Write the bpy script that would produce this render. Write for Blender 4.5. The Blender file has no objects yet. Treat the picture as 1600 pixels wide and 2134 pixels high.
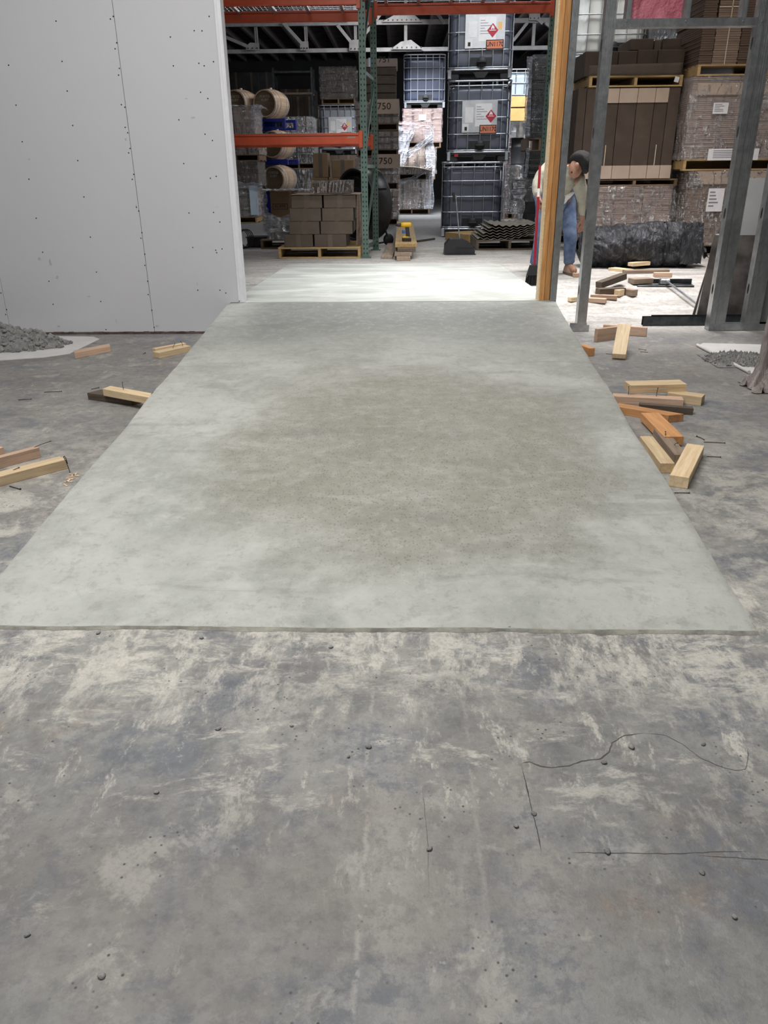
import bpy, bmesh, math, random
from mathutils import Vector, Matrix, noise as mnoise

# ------------------------------------------------------------------ camera
CAM_H = 1.31; FPX = 1603.0
THETA = math.radians(23.92); ROLL = -0.0097; YAW = 0.0211
R3 = Matrix.Rotation(YAW, 3, 'Z') @ Matrix.Rotation(math.pi/2 - THETA, 3, 'X') @ Matrix.Rotation(ROLL, 3, 'Z')
SC = bpy.context.scene
COL = SC.collection
cd = bpy.data.cameras.new('camera'); cam = bpy.data.objects.new('camera', cd); COL.objects.link(cam)
cam.matrix_world = Matrix.Translation((0, 0, CAM_H)) @ R3.to_4x4()
cd.sensor_fit = 'VERTICAL'; cd.sensor_height = 36.0; cd.lens = FPX/2134*36.0
cd.clip_start = 0.05; cd.clip_end = 200
SC.camera = cam

# ------------------------------------------------------------------ world, lights, exposure
w = bpy.data.worlds.new('world'); SC.world = w; w.use_nodes = True
w.node_tree.nodes['Background'].inputs[0].default_value = (0.75, 0.82, 1.0, 1)
w.node_tree.nodes['Background'].inputs[1].default_value = 0.35
SC.view_settings.view_transform = 'Standard'; SC.view_settings.look = 'None'
SC.view_settings.gamma = 1.0; SC.view_settings.exposure = 0.0
SC.view_settings.use_curve_mapping = False
SC.cycles.use_denoising = True
SC.cycles.max_bounces = 6; SC.cycles.diffuse_bounces = 3; SC.cycles.glossy_bounces = 3
SC.cycles.transparent_max_bounces = 12; SC.cycles.sample_clamp_indirect = 4

def area(name, loc, target, sx, sy, power, col):
    l = bpy.data.lights.new(name, 'AREA'); l.shape = 'RECTANGLE'; l.size = sx; l.size_y = sy
    l.energy = power; l.color = col
    o = bpy.data.objects.new(name, l); COL.objects.link(o); o.location = loc
    o.rotation_euler = (Vector(target) - Vector(loc)).to_track_quat('-Z', 'Y').to_euler()
    return o
# front room ceiling fittings, back hall high bays, added daylight fills at the back
area('front_ceiling_light', (-1.5, 2.6, 4.9), (-0.5, 3.3, 0), 2.6, 2.0, 225, (1.0, 0.985, 0.96))
area('front_ceiling_light', (1.6, 4.4, 4.9), (1.2, 4.6, 0), 1.6, 1.6, 52, (1.0, 0.98, 0.95))
area('front_ceiling_light', (-0.8, -1.2, 4.9), (-0.5, 1.6, 0), 2.4, 1.2, 55, (0.96, 0.98, 1.0))
l = area('hall_lamp_or_fill', (2.5, 8.3, 4.9), (2.5, 8.3, 0.0), 2.4, 1.0, 112, (1.0, 0.955, 0.95)); l.data.spread = math.radians(95)
l = area('hall_lamp_or_fill', (-0.1, 8.1, 4.9), (0.1, 8.3, 0.0), 2.2, 0.9, 40, (0.95, 0.99, 1.0)); l.data.spread = math.radians(70)
l = area('hall_lamp_or_fill', (0.1, 19.4, 5.0), (-3.4, 19.6, 1.6), 1.2, 1.6, 110, (1.0, 0.98, 0.96))
area('side_daylight_fill', (8.8, 21.5, 2.4), (0.0, 21.0, 2.9), 3.4, 3.6, 330, (0.96, 0.97, 1.0))  # added side fill for joists and barrel sides; that wall has no door
l = area('hall_lamp_or_fill', (-3.6, 13.6, 5.0), (-3.4, 15.6, 0.0), 1.6, 1.2, 42, (0.97, 0.98, 1.0))
l = area('overhead_daylight_fill', (0.5, 19.0, 5.1), (0.5, 21.4, 1.3), 1.4, 0.9, 95, (0.90, 0.95, 1.0)); l.data.spread = math.radians(62)  # overhead fill added to brighten the torn-plastic column, no door here
l = area('overhead_daylight_fill', (3.2, 16.6, 5.1), (3.1, 19.2, 1.8), 1.0, 1.0, 150, (0.93, 0.96, 1.0)); l.data.spread = math.radians(100)  # second added overhead fill, for the column right of the caged totes
l = area('hall_lamp_or_fill', (1.6, 11.9, 5.1), (1.3, 14.0, 1.2), 1.6, 0.7, 55, (0.92, 0.96, 1.0)); l.data.spread = math.radians(130)
l = area('hall_lamp_or_fill', (3.1, 11.75, 5.15), (3.5, 12.9, 2.9), 0.8, 0.4, 22, (1.0, 0.98, 0.95))  # small fill added to brighten the white tote
l = area('hall_lamp_or_fill', (4.0, 7.9, 5.0), (3.6, 11.0, 1.6), 0.5, 0.5, 26, (1.0, 0.93, 0.85))

# ------------------------------------------------------------------ pixel helpers (1600 x 2134 frame)
def ray(px, py): return R3 @ Vector(((px-800)/FPX, (1067-py)/FPX, -1.0))
CO = Vector((0, 0, CAM_H))
def onz(px, py, z=0.0):
    d = ray(px, py); return CO + d*((z-CAM_H)/d.z)
def ony(px, py, Y):
    d = ray(px, py); return CO + d*(Y/d.y)
def proj(p):
    d = R3.transposed() @ (Vector(p)-CO); return (800+FPX*d.x/-d.z, 1067-FPX*d.y/-d.z)
WY = 6.87; ZB = 0.265
def floorz(Y):
    t = min(1, max(0, (Y-WY-0.12)/1.75)); return ZB*t*t*(3-2*t)
def F(px, py):
    z = ZB
    for _ in range(12): z = 0.5*z + 0.5*floorz(onz(px, py, z).y)
    p = onz(px, py, z); p.z = floorz(p.y); return p
def xat(px, Y, z):
    py = proj((0, Y, z))[1]
    return ony(px, py, Y).x
def zat(py, Y, px=800): return ony(px, py, Y).z

# ------------------------------------------------------------------ node helpers
def lin(c):
    if isinstance(c, str):
        c = [int(c[i:i+2], 16)/255 for i in (0, 2, 4)]
        c = [x/12.92 if x <= 0.04045 else ((x+0.055)/1.055)**2.4 for x in c]
    return (c[0], c[1], c[2], 1.0)
class NT:
    def __init__(s, name):
        s.m = bpy.data.materials.new(name); s.m.use_nodes = True; s.t = s.m.node_tree
        s.bsdf = s.t.nodes['Principled BSDF']; s.out = s.t.nodes['Material Output']
    def put(s, sock, v):
        if isinstance(v, bpy.types.NodeSocket): s.t.links.new(v, sock)
        elif v is not None: sock.default_value = v
    def n(s, typ, ins=None, **props):
        nd = s.t.nodes.new(typ)
        for k, v in props.items(): setattr(nd, k, v)
        for k, v in (ins or {}).items(): s.put(nd.inputs[k], v)
        return nd
    def pos(s): return s.n('ShaderNodeTexCoord').outputs['Object']
    def map(s, v, sc=(1,1,1), rot=(0,0,0), loc=(0,0,0)):
        return s.n('ShaderNodeMapping', {0: v, 'Location': loc, 'Rotation': rot, 'Scale': sc}).outputs[0]
    def noise(s, v, scale, detail=4, rough=0.55, dist=0.0):
        return s.n('ShaderNodeTexNoise', {'Vector': v, 'Scale': scale, 'Detail': detail, 'Roughness': rough, 'Distortion': dist}).outputs[0]
    def math(s, op, a, b=None, c=None, clamp=False):
        nd = s.n('ShaderNodeMath', {0: a}, operation=op, use_clamp=clamp)
        if b is not None: s.put(nd.inputs[1], b)
        if c is not None: s.put(nd.inputs[2], c)
        return nd.outputs[0]
    def mul(s, a, b): return s.math('MULTIPLY', a, b)
    def add(s, a, b): return s.math('ADD', a, b)
    def sub(s, a, b): return s.math('SUBTRACT', a, b)
    def sstep(s, v, a, b, lo=0.0, hi=1.0):
        return s.n('ShaderNodeMapRange', {0: v, 1: a, 2: b, 3: lo, 4: hi}, interpolation_type='SMOOTHSTEP').outputs[0]
    def mix(s, f, a, b, blend='MIX'):
        nd = s.n('ShaderNodeMix', data_type='RGBA', blend_type=blend)
        s.put(nd.inputs[0], f)
        s.put(nd.inputs[6], lin(a) if isinstance(a, (str, tuple)) else a)
        s.put(nd.inputs[7], lin(b) if isinstance(b, (str, tuple)) else b)
        return nd.outputs[2]
    def sep(s, v): return s.n('ShaderNodeSeparateXYZ', {0: v}).outputs
    def bump(s, h, strength=0.3, dist=0.01, nrm=None):
        nd = s.n('ShaderNodeBump', {'Height': h, 'Strength': strength, 'Distance': dist})
        if nrm is not None: s.put(nd.inputs['Normal'], nrm)
        return nd.outputs[0]
    def fin(s, col=None, rough=None, metal=None, nrm=None, **kw):
        b = s.bsdf
        if col is not None: s.put(b.inputs['Base Color'], lin(col) if isinstance(col, (str, tuple)) else col)
        if rough is not None: s.put(b.inputs['Roughness'], rough)
        if metal is not None: s.put(b.inputs['Metallic'], metal)
        if nrm is not None: s.put(b.inputs['Normal'], nrm)
        for k, v in kw.items(): s.put(b.inputs[k.replace('_', ' ')], v)
        return s.m
def simple(name, c1, c2=None, scale=6, rough=0.6, metal=0, bump=0.15, stretch=(1,1,1), vary=0.0, bdist=0.004, spec=None):
    """two-tone procedural material with grain, optional per-object variation"""
    m = NT(name); p = m.map(m.pos(), stretch)
    rnd = m.n('ShaderNodeObjectInfo').outputs['Random']
    pv = m.n('ShaderNodeVectorMath', {0: p, 1: (0,0,0)}, operation='ADD')
    cmb = m.n('ShaderNodeCombineXYZ', {0: m.mul(rnd, 37.0), 1: m.mul(rnd, 19.0), 2: m.mul(rnd, 53.0)}).outputs[0]
    m.put(pv.inputs[1], cmb); p = pv.outputs[0]
    nz = m.noise(p, scale, 5, 0.6)
    f = m.sstep(nz, 0.3, 0.7)
    col = m.mix(f, c1, c2 or c1)
    if vary:
        hsv = m.n('ShaderNodeHueSaturation', {'Color': col, 'Value': m.add(1.0-vary/2, m.mul(rnd, vary))})
        col = hsv.outputs[0]
    nb = m.noise(p, scale*5, 3, 0.6)
    kw = {}
    m.fin(col, m.add(rough-0.06, m.mul(nz, 0.12)), metal, m.bump(nb, bump, bdist))
    if spec is not None: m.bsdf.inputs['Specular IOR Level'].default_value = spec
    return m.m
def woodmat(name, a, b, c, scale=1.0, rough=0.6):
    """grain along local x"""
    m = NT(name)
    rnd = m.n('ShaderNodeObjectInfo').outputs['Random']
    cmb = m.n('ShaderNodeCombineXYZ', {0: m.mul(rnd, 17.0), 1: m.mul(rnd, 9.0), 2: m.mul(rnd, 5.0)}).outputs[0]
    v = m.n('ShaderNodeVectorMath', {0: m.pos(), 1: cmb}, operation='ADD').outputs[0]
    g = m.map(v, (1.5*scale, 22*scale, 22*scale))
    n1 = m.noise(g, 2.2, 4, 0.55, 0.6)
    n2 = m.noise(m.map(v, (4*scale, 90*scale, 90*scale)), 2, 3)
    n3 = m.noise(v, 5, 3)
    col = m.mix(m.sstep(n1, 0.35, 0.65), a, b)
    col = m.mix(m.mul(m.sstep(n2, 0.5, 0.75), 0.35), col, c)
    col = m.mix(m.mul(m.sstep(n3, 0.5, 0.8), 0.3), col, c)
    hsv = m.n('ShaderNodeHueSaturation', {'Color': col, 'Value': m.add(0.85, m.mul(rnd, 0.3))})
    return m.fin(hsv.outputs[0], rough, 0, m.bump(n1, 0.25, 0.004))

# ------------------------------------------------------------------ mesh helpers
class MB:
    def __init__(s): s.v = []; s.f = []; s.sm = []
    def add(s, vs, fs, M=None, smooth=False):
        o = len(s.v)
        for p in vs:
            p = Vector(p); s.v.append(tuple(M @ p) if M is not None else tuple(p))
        for f in fs: s.f.append(tuple(i+o for i in f)); s.sm.append(smooth)
        return s
    def box(s, x0, x1, y0, y1, z0, z1, M=None, ch=0.0):
        if ch <= 0:
            vs = [(x, y, z) for z in (z0, z1) for y in (y0, y1) for x in (x0, x1)]
            fs = [(0,2,3,1), (4,5,7,6), (0,1,5,4), (2,6,7,3), (0,4,6,2), (1,3,7,5)]
            return s.add(vs, fs, M)
        vs = []; idx = {}
        lo = (x0, y0, z0); hi = (x1, y1, z1)
        for cx in (0,1):
            for cy in (0,1):
                for cz in (0,1):
                    for ax in range(3):
                        p = []
                        for a, c in enumerate((cx, cy, cz)):
                            e = (lo[a], hi[a])[c]
                            if a != ax: e += ch if c == 0 else -ch
                            p.append(e)
                        idx[(cx,cy,cz,ax)] = len(vs); vs.append(tuple(p))
        fs = []
        for ax in range(3):
            o1, o2 = [a for a in range(3) if a != ax]
            for c in (0,1):
                q = []
                for (u, v) in ((0,0),(1,0),(1,1),(0,1)):
                    k = [0,0,0]; k[ax] = c; k[o1] = u; k[o2] = v; q.append(idx[(*k, ax)])
                fs.append(tuple(q))
        for ax in range(3):
            o1, o2 = [a for a in range(3) if a != ax]
            for u in (0,1):
                for v in (0,1):
                    def kk(e): k=[0,0,0]; k[ax]=e; k[o1]=u; k[o2]=v; return k
                    fs.append((idx[(*kk(0),o1)], idx[(*kk(1),o1)], idx[(*kk(1),o2)], idx[(*kk(0),o2)]))
        for cx in (0,1):
            for cy in (0,1):
                for cz in (0,1): fs.append(tuple(idx[(cx,cy,cz,a)] for a in range(3)))
        return s.add(vs, fs, M)
    def tube(s, a, b, r, n=8, r2=None, caps=True, M=None):
        a = Vector(a); b = Vector(b); d = (b-a)
        if d.length < 1e-6: return s
        q = d.normalized().to_track_quat('Z', 'Y').to_matrix(); r2 = r if r2 is None else r2
        vs = [a + q @ Vector((r*math.cos(2*math.pi*i/n), r*math.sin(2*math.pi*i/n), 0)) for i in range(n)]
        vs += [b + q @ Vector((r2*math.cos(2*math.pi*i/n), r2*math.sin(2*math.pi*i/n), 0)) for i in range(n)]
        fs = [(i, (i+1) % n, n+(i+1) % n, n+i) for i in range(n)]
        s.add(vs, fs, M, True)
        if caps: s.add(vs, [tuple(reversed(range(n))), tuple(range(n, 2*n))], M)
        return s
    def path(s, pts, r, n=6, closed=False, M=None):
        pts = [Vector(p) for p in pts]; m = len(pts)
        for i in range(m if closed else m-1): s.tube(pts[i], pts[(i+1) % m], r, n, M=M)
        return s
    def lathe(s, prof, n=24, M=None, smooth=True):
        vs = []; m = len(prof)
        for i in range(n):
            a = 2*math.pi*i/n
            for (r, z) in prof: vs.append((r*math.cos(a), r*math.sin(a), z))
        fs = []
        for i in range(n):
            j = (i+1) % n
            for k in range(m-1): fs.append((i*m+k, j*m+k, j*m+k+1, i*m+k+1))
        return s.add(vs, fs, M, smooth)
    def grid(s, fn, nu, nv, M=None, smooth=True):
        vs = [fn(i/nu, j/nv) for j in range(nv+1) for i in range(nu+1)]
        fs = [(j*(nu+1)+i, j*(nu+1)+i+1, (j+1)*(nu+1)+i+1, (j+1)*(nu+1)+i) for j in range(nv) for i in range(nu)]
        return s.add(vs, fs, M, smooth)
    def prism(s, poly, z0, z1, M=None):
        n = len(poly)
        vs = [(x, y, z0) for x, y in poly] + [(x, y, z1) for x, y in poly]
        fs = [tuple(reversed(range(n))), tuple(range(n, 2*n))] + [(i, (i+1) % n, n+(i+1) % n, n+i) for i in range(n)]
        return s.add(vs, fs, M)
    def mesh(s, name):
        me = bpy.data.meshes.new(name); me.from_pydata(s.v, [], s.f); me.update()
        for p, q in zip(me.polygons, s.sm): p.use_smooth = q
        return me
def tag(o, label=None, cat=None, group=None, kind=None):
    if label: o['label'] = label
    if cat: o['category'] = cat
    if group: o['group'] = group
    if kind: o['kind'] = kind
    return o
def obj(name, mb, mat, parent=None, label=None, kind=None, loc=None, rot=None):
    me = mb if isinstance(mb, bpy.types.Mesh) else mb.mesh(name)
    if mat is not None and not me.materials: me.materials.append(mat)
    o = bpy.data.objects.new(name, me); COL.objects.link(o)
    if parent: o.parent = parent
    if loc is not None: o.location = loc
    if rot is not None: o.rotation_euler = rot
    return tag(o, label, None, None, kind)
def thing(name, label, cat, loc=(0,0,0), rz=0, group=None):
    o = bpy.data.objects.new(name, None); COL.objects.link(o); o.empty_display_size = 0.1
    o.location = loc; o.rotation_euler = (0, 0, rz)
    return tag(o, label, cat, group)
KIDS = {}
def dup(root, loc, rz=None, label=None, group=None):
    def cp(o, par):
        c = o.copy(); COL.objects.link(c); c.parent = par
        for ch in [x for x in o.children]: cp(ch, c)
        return c
    r = cp(root, None); r.location = loc
    if rz is not None: r.rotation_euler = (0, 0, rz)
    if label: r['label'] = label
    if group: r['group'] = group
    return r
def text(name, s, size, mat, parent, loc, rot=(math.pi/2, 0, 0), sx=1.0, bold=0.0):
    c = bpy.data.curves.new(name, 'FONT'); c.body = s; c.size = size; c.align_x = 'CENTER'; c.align_y = 'CENTER'
    c.offset = bold; c.extrude = 0.0008; c.resolution_u = 3
    t = bpy.data.objects.new(name, c); COL.objects.link(t)
    bpy.context.view_layer.update()
    me = bpy.data.meshes.new_from_object(t.evaluated_get(bpy.context.evaluated_depsgraph_get()))
    bpy.data.objects.remove(t); me.materials.clear(); me.materials.append(mat)
    o = bpy.data.objects.new(name, me); COL.objects.link(o); o.parent = parent; o.location = loc; o.rotation_euler = rot
    o.scale = (sx, 1, 1); return o
def nz(x, y, z=0.0): return mnoise.noise(Vector((x, y, z)))

# ------------------------------------------------------------------ materials
def floor_material():
    m = NT('old_concrete'); P = m.pos(); x, y, z = m.sep(P)
    wc = m.n('ShaderNodeTexNoise', {'Vector': P, 'Scale': 1.6, 'Detail': 3}).outputs['Color']
    wv = m.n('ShaderNodeVectorMath', {0: wc, 1: (0.5, 0.5, 0.5)}, operation='SUBTRACT').outputs[0]
    wv = m.n('ShaderNodeVectorMath', {0: wv, 'Scale': 0.16}, operation='SCALE').outputs[0]
    W = m.n('ShaderNodeVectorMath', {0: P, 1: wv}, operation='ADD').outputs[0]
    n1 = m.noise(P, 1.3, 9, 0.68, 0.3); n2 = m.noise(m.map(P, loc=(5, 3, 0)), 4.2, 10, 0.72, 0.3)
    n3 = m.noise(P, 22, 6, 0.7); n4 = m.noise(P, 120, 3, 0.6)
    sA = m.noise(m.map(W, (4.2, 1.7, 1), (0, 0, 0.25)), 2.0, 12, 0.80, 0.0)
    sB = m.noise(m.map(W, (1.5, 3.6, 1), (0, 0, -0.45), (3, 1, 0)), 2.0, 12, 0.80, 0.0)
    big = m.noise(m.map(P, loc=(11, 7, 2)), 0.6, 4, 0.55)
    col = m.mix(m.sstep(n1, 0.36, 0.62), (0.205, 0.203, 0.196), (0.335, 0.33, 0.31))
    col = m.mix(m.mul(m.sstep(m.noise(m.map(P, loc=(7, 7, 3)), 3.0, 11, 0.76), 0.50, 0.60), 0.75), col, (0.16, 0.175, 0.205))
    col = m.mix(m.mul(m.sstep(sB, 0.55, 0.68), 0.5), col, (0.135, 0.143, 0.16))
    col = m.mix(m.mul(m.sstep(big, 0.42, 0.65), 0.45), col, (0.235, 0.21, 0.182))
    wob = m.mul(m.sub(n1, 0.5), 1.1)
    yy = m.add(y, wob)
    sm = m.math('MAXIMUM', sA, m.mul(sB, 0.97))
    lim = m.sstep(y, 2.5, 2.1)
    near = m.mul(m.sstep(yy, 1.45, 1.9), m.sstep(yy, 2.35, 2.6, 1.0, 0.0))
    mid = m.mul(m.sstep(yy, 0.95, 1.5), m.sstep(yy, 2.1, 2.5, 1.0, 0.0))
    pale = m.math('MAXIMUM', m.mul(near, m.sstep(sm, 0.46, 0.57)), m.mul(m.mul(mid, 0.9), m.sstep(sm, 0.52, 0.61)))
    pale = m.math('MAXIMUM', pale, m.mul(m.mul(m.sstep(sm, 0.57, 0.65), 0.5), m.sstep(y, 0.4, 1.4, 0.55, 1.0)))
    pale = m.math('MAXIMUM', pale, m.mul(m.sstep(n2, 0.55, 0.63), 0.35))
    for (lx, wd, st) in ((-0.075, 0.012, 0.6), (0.17, 0.010, 0.3), (-0.02, 0.10, 0.40), (0.28, 0.12, 0.35)):
        dx = m.math('ABSOLUTE', m.sub(m.add(x, m.mul(m.sub(n2, 0.5), 0.05)), lx))
        ln = m.mul(m.mul(m.sstep(dx, 0.0, wd, 1.0, 0.0), m.sstep(n3, 0.40, 0.58)), st)
        pale = m.math('MAXIMUM', pale, m.mul(ln, m.sstep(y, 2.2, 2.4, 1.0, 0.0)))
    ax = m.math('ABSOLUTE', x)
    side = m.mul(m.mul(m.sstep(m.add(ax, wob), 1.1, 1.4), m.sstep(m.add(ax, wob), 1.9, 2.6, 1.0, 0.0)), m.sstep(y, 4.9, 2.6))
    pale = m.math('MAXIMUM', pale, m.mul(m.mul(side, 0.8), m.sstep(n2, 0.44, 0.58)))
    pale = m.mul(pale, m.mul(m.add(0.45, m.mul(n4, 0.75)), m.sstep(m.noise(P, 11, 10, 0.78), 0.32, 0.50)))
    col = m.mix(pale, col, (0.72, 0.68, 0.60))
    bk = m.sstep(m.add(y, m.mul(wob, 0.4)), 6.6, 7.4)
    bcol = m.mix(m.sstep(m.noise(m.map(P, (1, 4, 1)), 1.6, 8, 0.7), 0.36, 0.64), (0.38, 0.36, 0.33), (0.60, 0.58, 0.55))
    col = m.mix(bk, col, bcol)
    far = m.sstep(y, 11.5, 14.5); col = m.mix(far, col, (0.24, 0.245, 0.25))
    vor = m.n('ShaderNodeTexVoronoi', {'Vector': m.map(P, (1, 1.6, 1)), 'Scale': 1.7, 'Randomness': 1.0})
    sp = m.sstep(m.add(vor.outputs['Distance'], m.mul(m.sub(n3, 0.5), 0.14)), 0.02, 0.075, 0.8, 0.0)
    col = m.mix(m.mul(sp, m.sstep(n2, 0.40, 0.52)), col, (0.26, 0.10, 0.04))
    wide = m.sstep(m.noise(m.map(P, loc=(3, 9, 0)), 2.1, 6, 0.65), 0.58, 0.72)
    col = m.mix(m.mul(wide, 0.45), col, (0.27, 0.18, 0.125))
    v2 = m.n('ShaderNodeTexVoronoi', {'Vector': P, 'Scale': 42.0})
    col = m.mix(m.mul(m.sstep(v2.outputs['Distance'], 0.06, 0.18, 1.0, 0.0), m.sstep(n2, 0.50, 0.58)), col, (0.07, 0.07, 0.07))
    v3 = m.n('ShaderNodeTexVoronoi', {'Vector': m.map(P, loc=(2, 2, 0)), 'Scale': 26.0})
    col = m.mix(m.mul(m.sstep(v3.outputs['Distance'], 0.04, 0.14, 0.8, 0.0), m.sstep(n1, 0.52, 0.6)), col, (0.55, 0.55, 0.54))
    col = m.mix(m.mul(m.sstep(n3, 0.45, 0.65), 0.30), col, (0.10, 0.10, 0.105))
    fg = m.noise(m.map(P, (1, 1, 1), loc=(2, 5, 1)), 14, 10, 0.8)
    col = m.mix(m.mul(m.sstep(fg, 0.52, 0.60), 0.28), col, (0.40, 0.39, 0.37))
    col = m.mix(m.mul(m.sstep(fg, 0.47, 0.40), 0.30), col, (0.12, 0.125, 0.135))
    h = m.add(m.add(m.mul(n3, 0.7), m.mul(sm, 0.6)), m.mul(n4, 0.25))
    nr = m.bump(h, 0.6, 0.007)
    rough = m.math('MAXIMUM', m.add(0.40, m.mul(n2, 0.3)), m.mul(pale, 0.85))
    return m.fin(col, rough, 0, nr)
def ramp_material():
    m = NT('fresh_concrete'); P = m.pos(); x, y, z = m.sep(P)
    n1 = m.noise(P, 1.5, 8, 0.66, 0.4); n2 = m.noise(m.map(P, (1, 1.3, 1), loc=(4, 1, 0)), 4.2, 8, 0.68, 0.4)
    n3 = m.noise(P, 34, 5, 0.65); n0 = m.noise(m.map(P, loc=(1, 8, 0)), 0.9, 3, 0.5)
    base = m.mix(m.sstep(n1, 0.36, 0.64), (0.385, 0.395, 0.36), (0.535, 0.545, 0.505))
    base = m.mix(m.mul(m.sstep(n2, 0.52, 0.66), 0.5), base, (0.60, 0.61, 0.575))
    wob = m.add(m.mul(m.sub(n1, 0.5), 1.5), m.mul(m.sub(n0, 0.5), 1.6))
    ex = m.math('POWER', m.math('ABSOLUTE', m.mul(x, 1/0.98)), 2.6)
    ey = m.math('POWER', m.math('ABSOLUTE', m.mul(m.sub(y, 3.65), 1/1.35)), 2.6)
    r = m.add(m.add(ex, ey), wob)
    zone = m.sstep(r, 0.30, 1.15, 1.0, 0.0)
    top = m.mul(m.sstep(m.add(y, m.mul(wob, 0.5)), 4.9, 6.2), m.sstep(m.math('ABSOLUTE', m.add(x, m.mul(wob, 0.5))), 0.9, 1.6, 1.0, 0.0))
    col = m.mix(m.mul(zone, m.add(0.30, m.mul(n2, 0.75))), base, (0.295, 0.28, 0.225))
    streak = m.noise(m.map(P, (0.8, 2.6, 1)), 2.0, 7, 0.68, 0.8)
    col = m.mix(m.mul(m.sstep(streak, 0.52, 0.66), 0.45), col, (0.50, 0.505, 0.46))
    col = m.mix(m.mul(m.sstep(streak, 0.46, 0.34), 0.40), col, (0.27, 0.275, 0.25))
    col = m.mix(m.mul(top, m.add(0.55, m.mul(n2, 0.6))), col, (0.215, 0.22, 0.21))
    rr = m.math('SQRT', m.add(m.math('POWER', m.mul(x, 0.92), 2.0), m.math('POWER', m.mul(m.sub(y, 4.2), 0.62), 2.0)))
    sw = m.sstep(m.math('ABSOLUTE', m.sub(m.add(rr, m.mul(m.sub(n2, 0.5), 0.2)), 1.06)), 0.0, 0.06, 1.0, 0.0)
    col = m.mix(m.mul(m.mul(sw, m.sstep(y, 3.6, 3.0)), 0.4), col, (0.33, 0.33, 0.29))
    v = m.n('ShaderNodeTexVoronoi', {'Vector': m.map(P, (1.0, 0.6, 1)), 'Scale': 85.0})
    pit = m.mul(m.sstep(v.outputs['Distance'], 0.10, 0.34, 1.0, 0.0), m.math('MAXIMUM', m.mul(zone, m.sstep(n3, 0.38, 0.5)), m.mul(m.sstep(n3, 0.60, 0.68), 0.6)))
    col = m.mix(m.mul(pit, 0.6), col, (0.17, 0.16, 0.13))
    col = m.mix(m.mul(m.sstep(n3, 0.5, 0.75), 0.2), col, (0.22, 0.22, 0.20))
    fg = m.noise(m.map(P, (1, 0.8, 1), loc=(2, 5, 1)), 16, 9, 0.78)
    col = m.mix(m.mul(m.sstep(fg, 0.52, 0.60), 0.22), col, (0.60, 0.61, 0.57))
    col = m.mix(m.mul(m.sstep(fg, 0.47, 0.40), 0.26), col, (0.22, 0.22, 0.19))
    h = m.sub(m.add(m.mul(n3, 0.55), m.mul(n2, 0.6)), m.mul(pit, 0.9))
    return m.fin(col, m.add(0.42, m.mul(n2, 0.25)), 0, m.bump(h, 0.42, 0.006))
def drywall_material():
    m = NT('grey_drywall'); P = m.pos()
    n1 = m.noise(P, 1.1, 4, 0.5); n2 = m.noise(P, 9, 4, 0.6); n3 = m.noise(m.map(P, (3, 1, 6)), 3.5, 4, 0.7, 1.0)
    col = m.mix(n1, (0.63, 0.63, 0.66), (0.68, 0.68, 0.70))
    col = m.mix(m.mul(m.mul(m.sstep(n3, 0.68, 0.76), m.sstep(n2, 0.5, 0.6)), 0.4), col, (0.33, 0.33, 0.34))
    x, y, z = m.sep(P)
    low = m.sstep(m.add(z, m.mul(m.sub(n2, 0.5), 0.05)), 0.0, 0.02, 0.75, 0.0)
    col = m.mix(low, col, (0.10, 0.07, 0.06))
    return m.fin(col, 0.75, 0, m.bump(n2, 0.05, 0.003))
def galv_material(name='galvanised_steel', a=(0.30, 0.33, 0.36), b=(0.46, 0.49, 0.52), rough=0.38):
    m = NT(name); P = m.pos(); n1 = m.noise(P, 9, 5, 0.7); n2 = m.noise(P, 60, 2)
    return m.fin(m.mix(m.sstep(n1, 0.3, 0.7), a, b), m.add(rough-0.1, m.mul(n2, 0.2)), 0.85, m.bump(n2, 0.05, 0.001))
def wrap_material(name, haze=(0.75, 0.74, 0.76), amount=0.13, shine=0.45, scale=5.0):
    """stretch film: mostly clear, milky in the folds, glossy ridges"""
    m = NT(name); P = m.pos()
    d = m.noise(m.map(P, (0.5, 0.5, 3.2)), scale, 5, 0.62, 1.1)
    d2 = m.noise(m.map(P, (2.5, 2.5, 0.8), (0.3, 0.2, 0)), scale, 4, 0.6, 1.4)
    nr = m.bump(m.add(d, m.mul(d2, 0.8)), 1.0, 0.09)
    ridg = m.sstep(d, 0.50, 0.66)
    gl = m.n('ShaderNodeBsdfGlossy', {'Color': (1, 1, 1, 1), 'Roughness': 0.16, 'Normal': nr}).outputs[0]
    df = m.n('ShaderNodeBsdfDiffuse', {'Color': lin(haze), 'Normal': nr}).outputs[0]
    tr = m.n('ShaderNodeBsdfTransparent').outputs[0]
    f1 = m.add(amount*0.35, m.mul(ridg, amount))
    s1 = m.n('ShaderNodeMixShader', {0: f1, 1: tr, 2: df}).outputs[0]
    f2 = m.add(shine*0.18, m.mul(m.sstep(d2, 0.50, 0.58), shine*1.1))
    s2 = m.n('ShaderNodeMixShader', {0: f2, 1: s1, 2: gl}).outputs[0]
    m.t.links.new(s2, m.out.inputs[0]); return m.m
M = {}
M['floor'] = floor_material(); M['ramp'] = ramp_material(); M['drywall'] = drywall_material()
M['galv'] = galv_material(a=(0.38, 0.40, 0.41), b=(0.58, 0.60, 0.61), rough=0.34); M['galv_dark'] = galv_material('dull_steel_channel', (0.05, 0.055, 0.06), (0.10, 0.11, 0.115), 0.4)
M['cage'] = galv_material('cage_tube_steel', (0.42, 0.45, 0.50), (0.60, 0.63, 0.68), 0.32)
M['white_paint'] = simple('white_painted_wood', (0.80, 0.80, 0.84), (0.86, 0.86, 0.90), 8, 0.6)
M['post'] = woodmat('orange_timber', (0.64, 0.33, 0.12), (0.50, 0.23, 0.07), (0.22, 0.09, 0.03))
M['post2'] = M['post']
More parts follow.
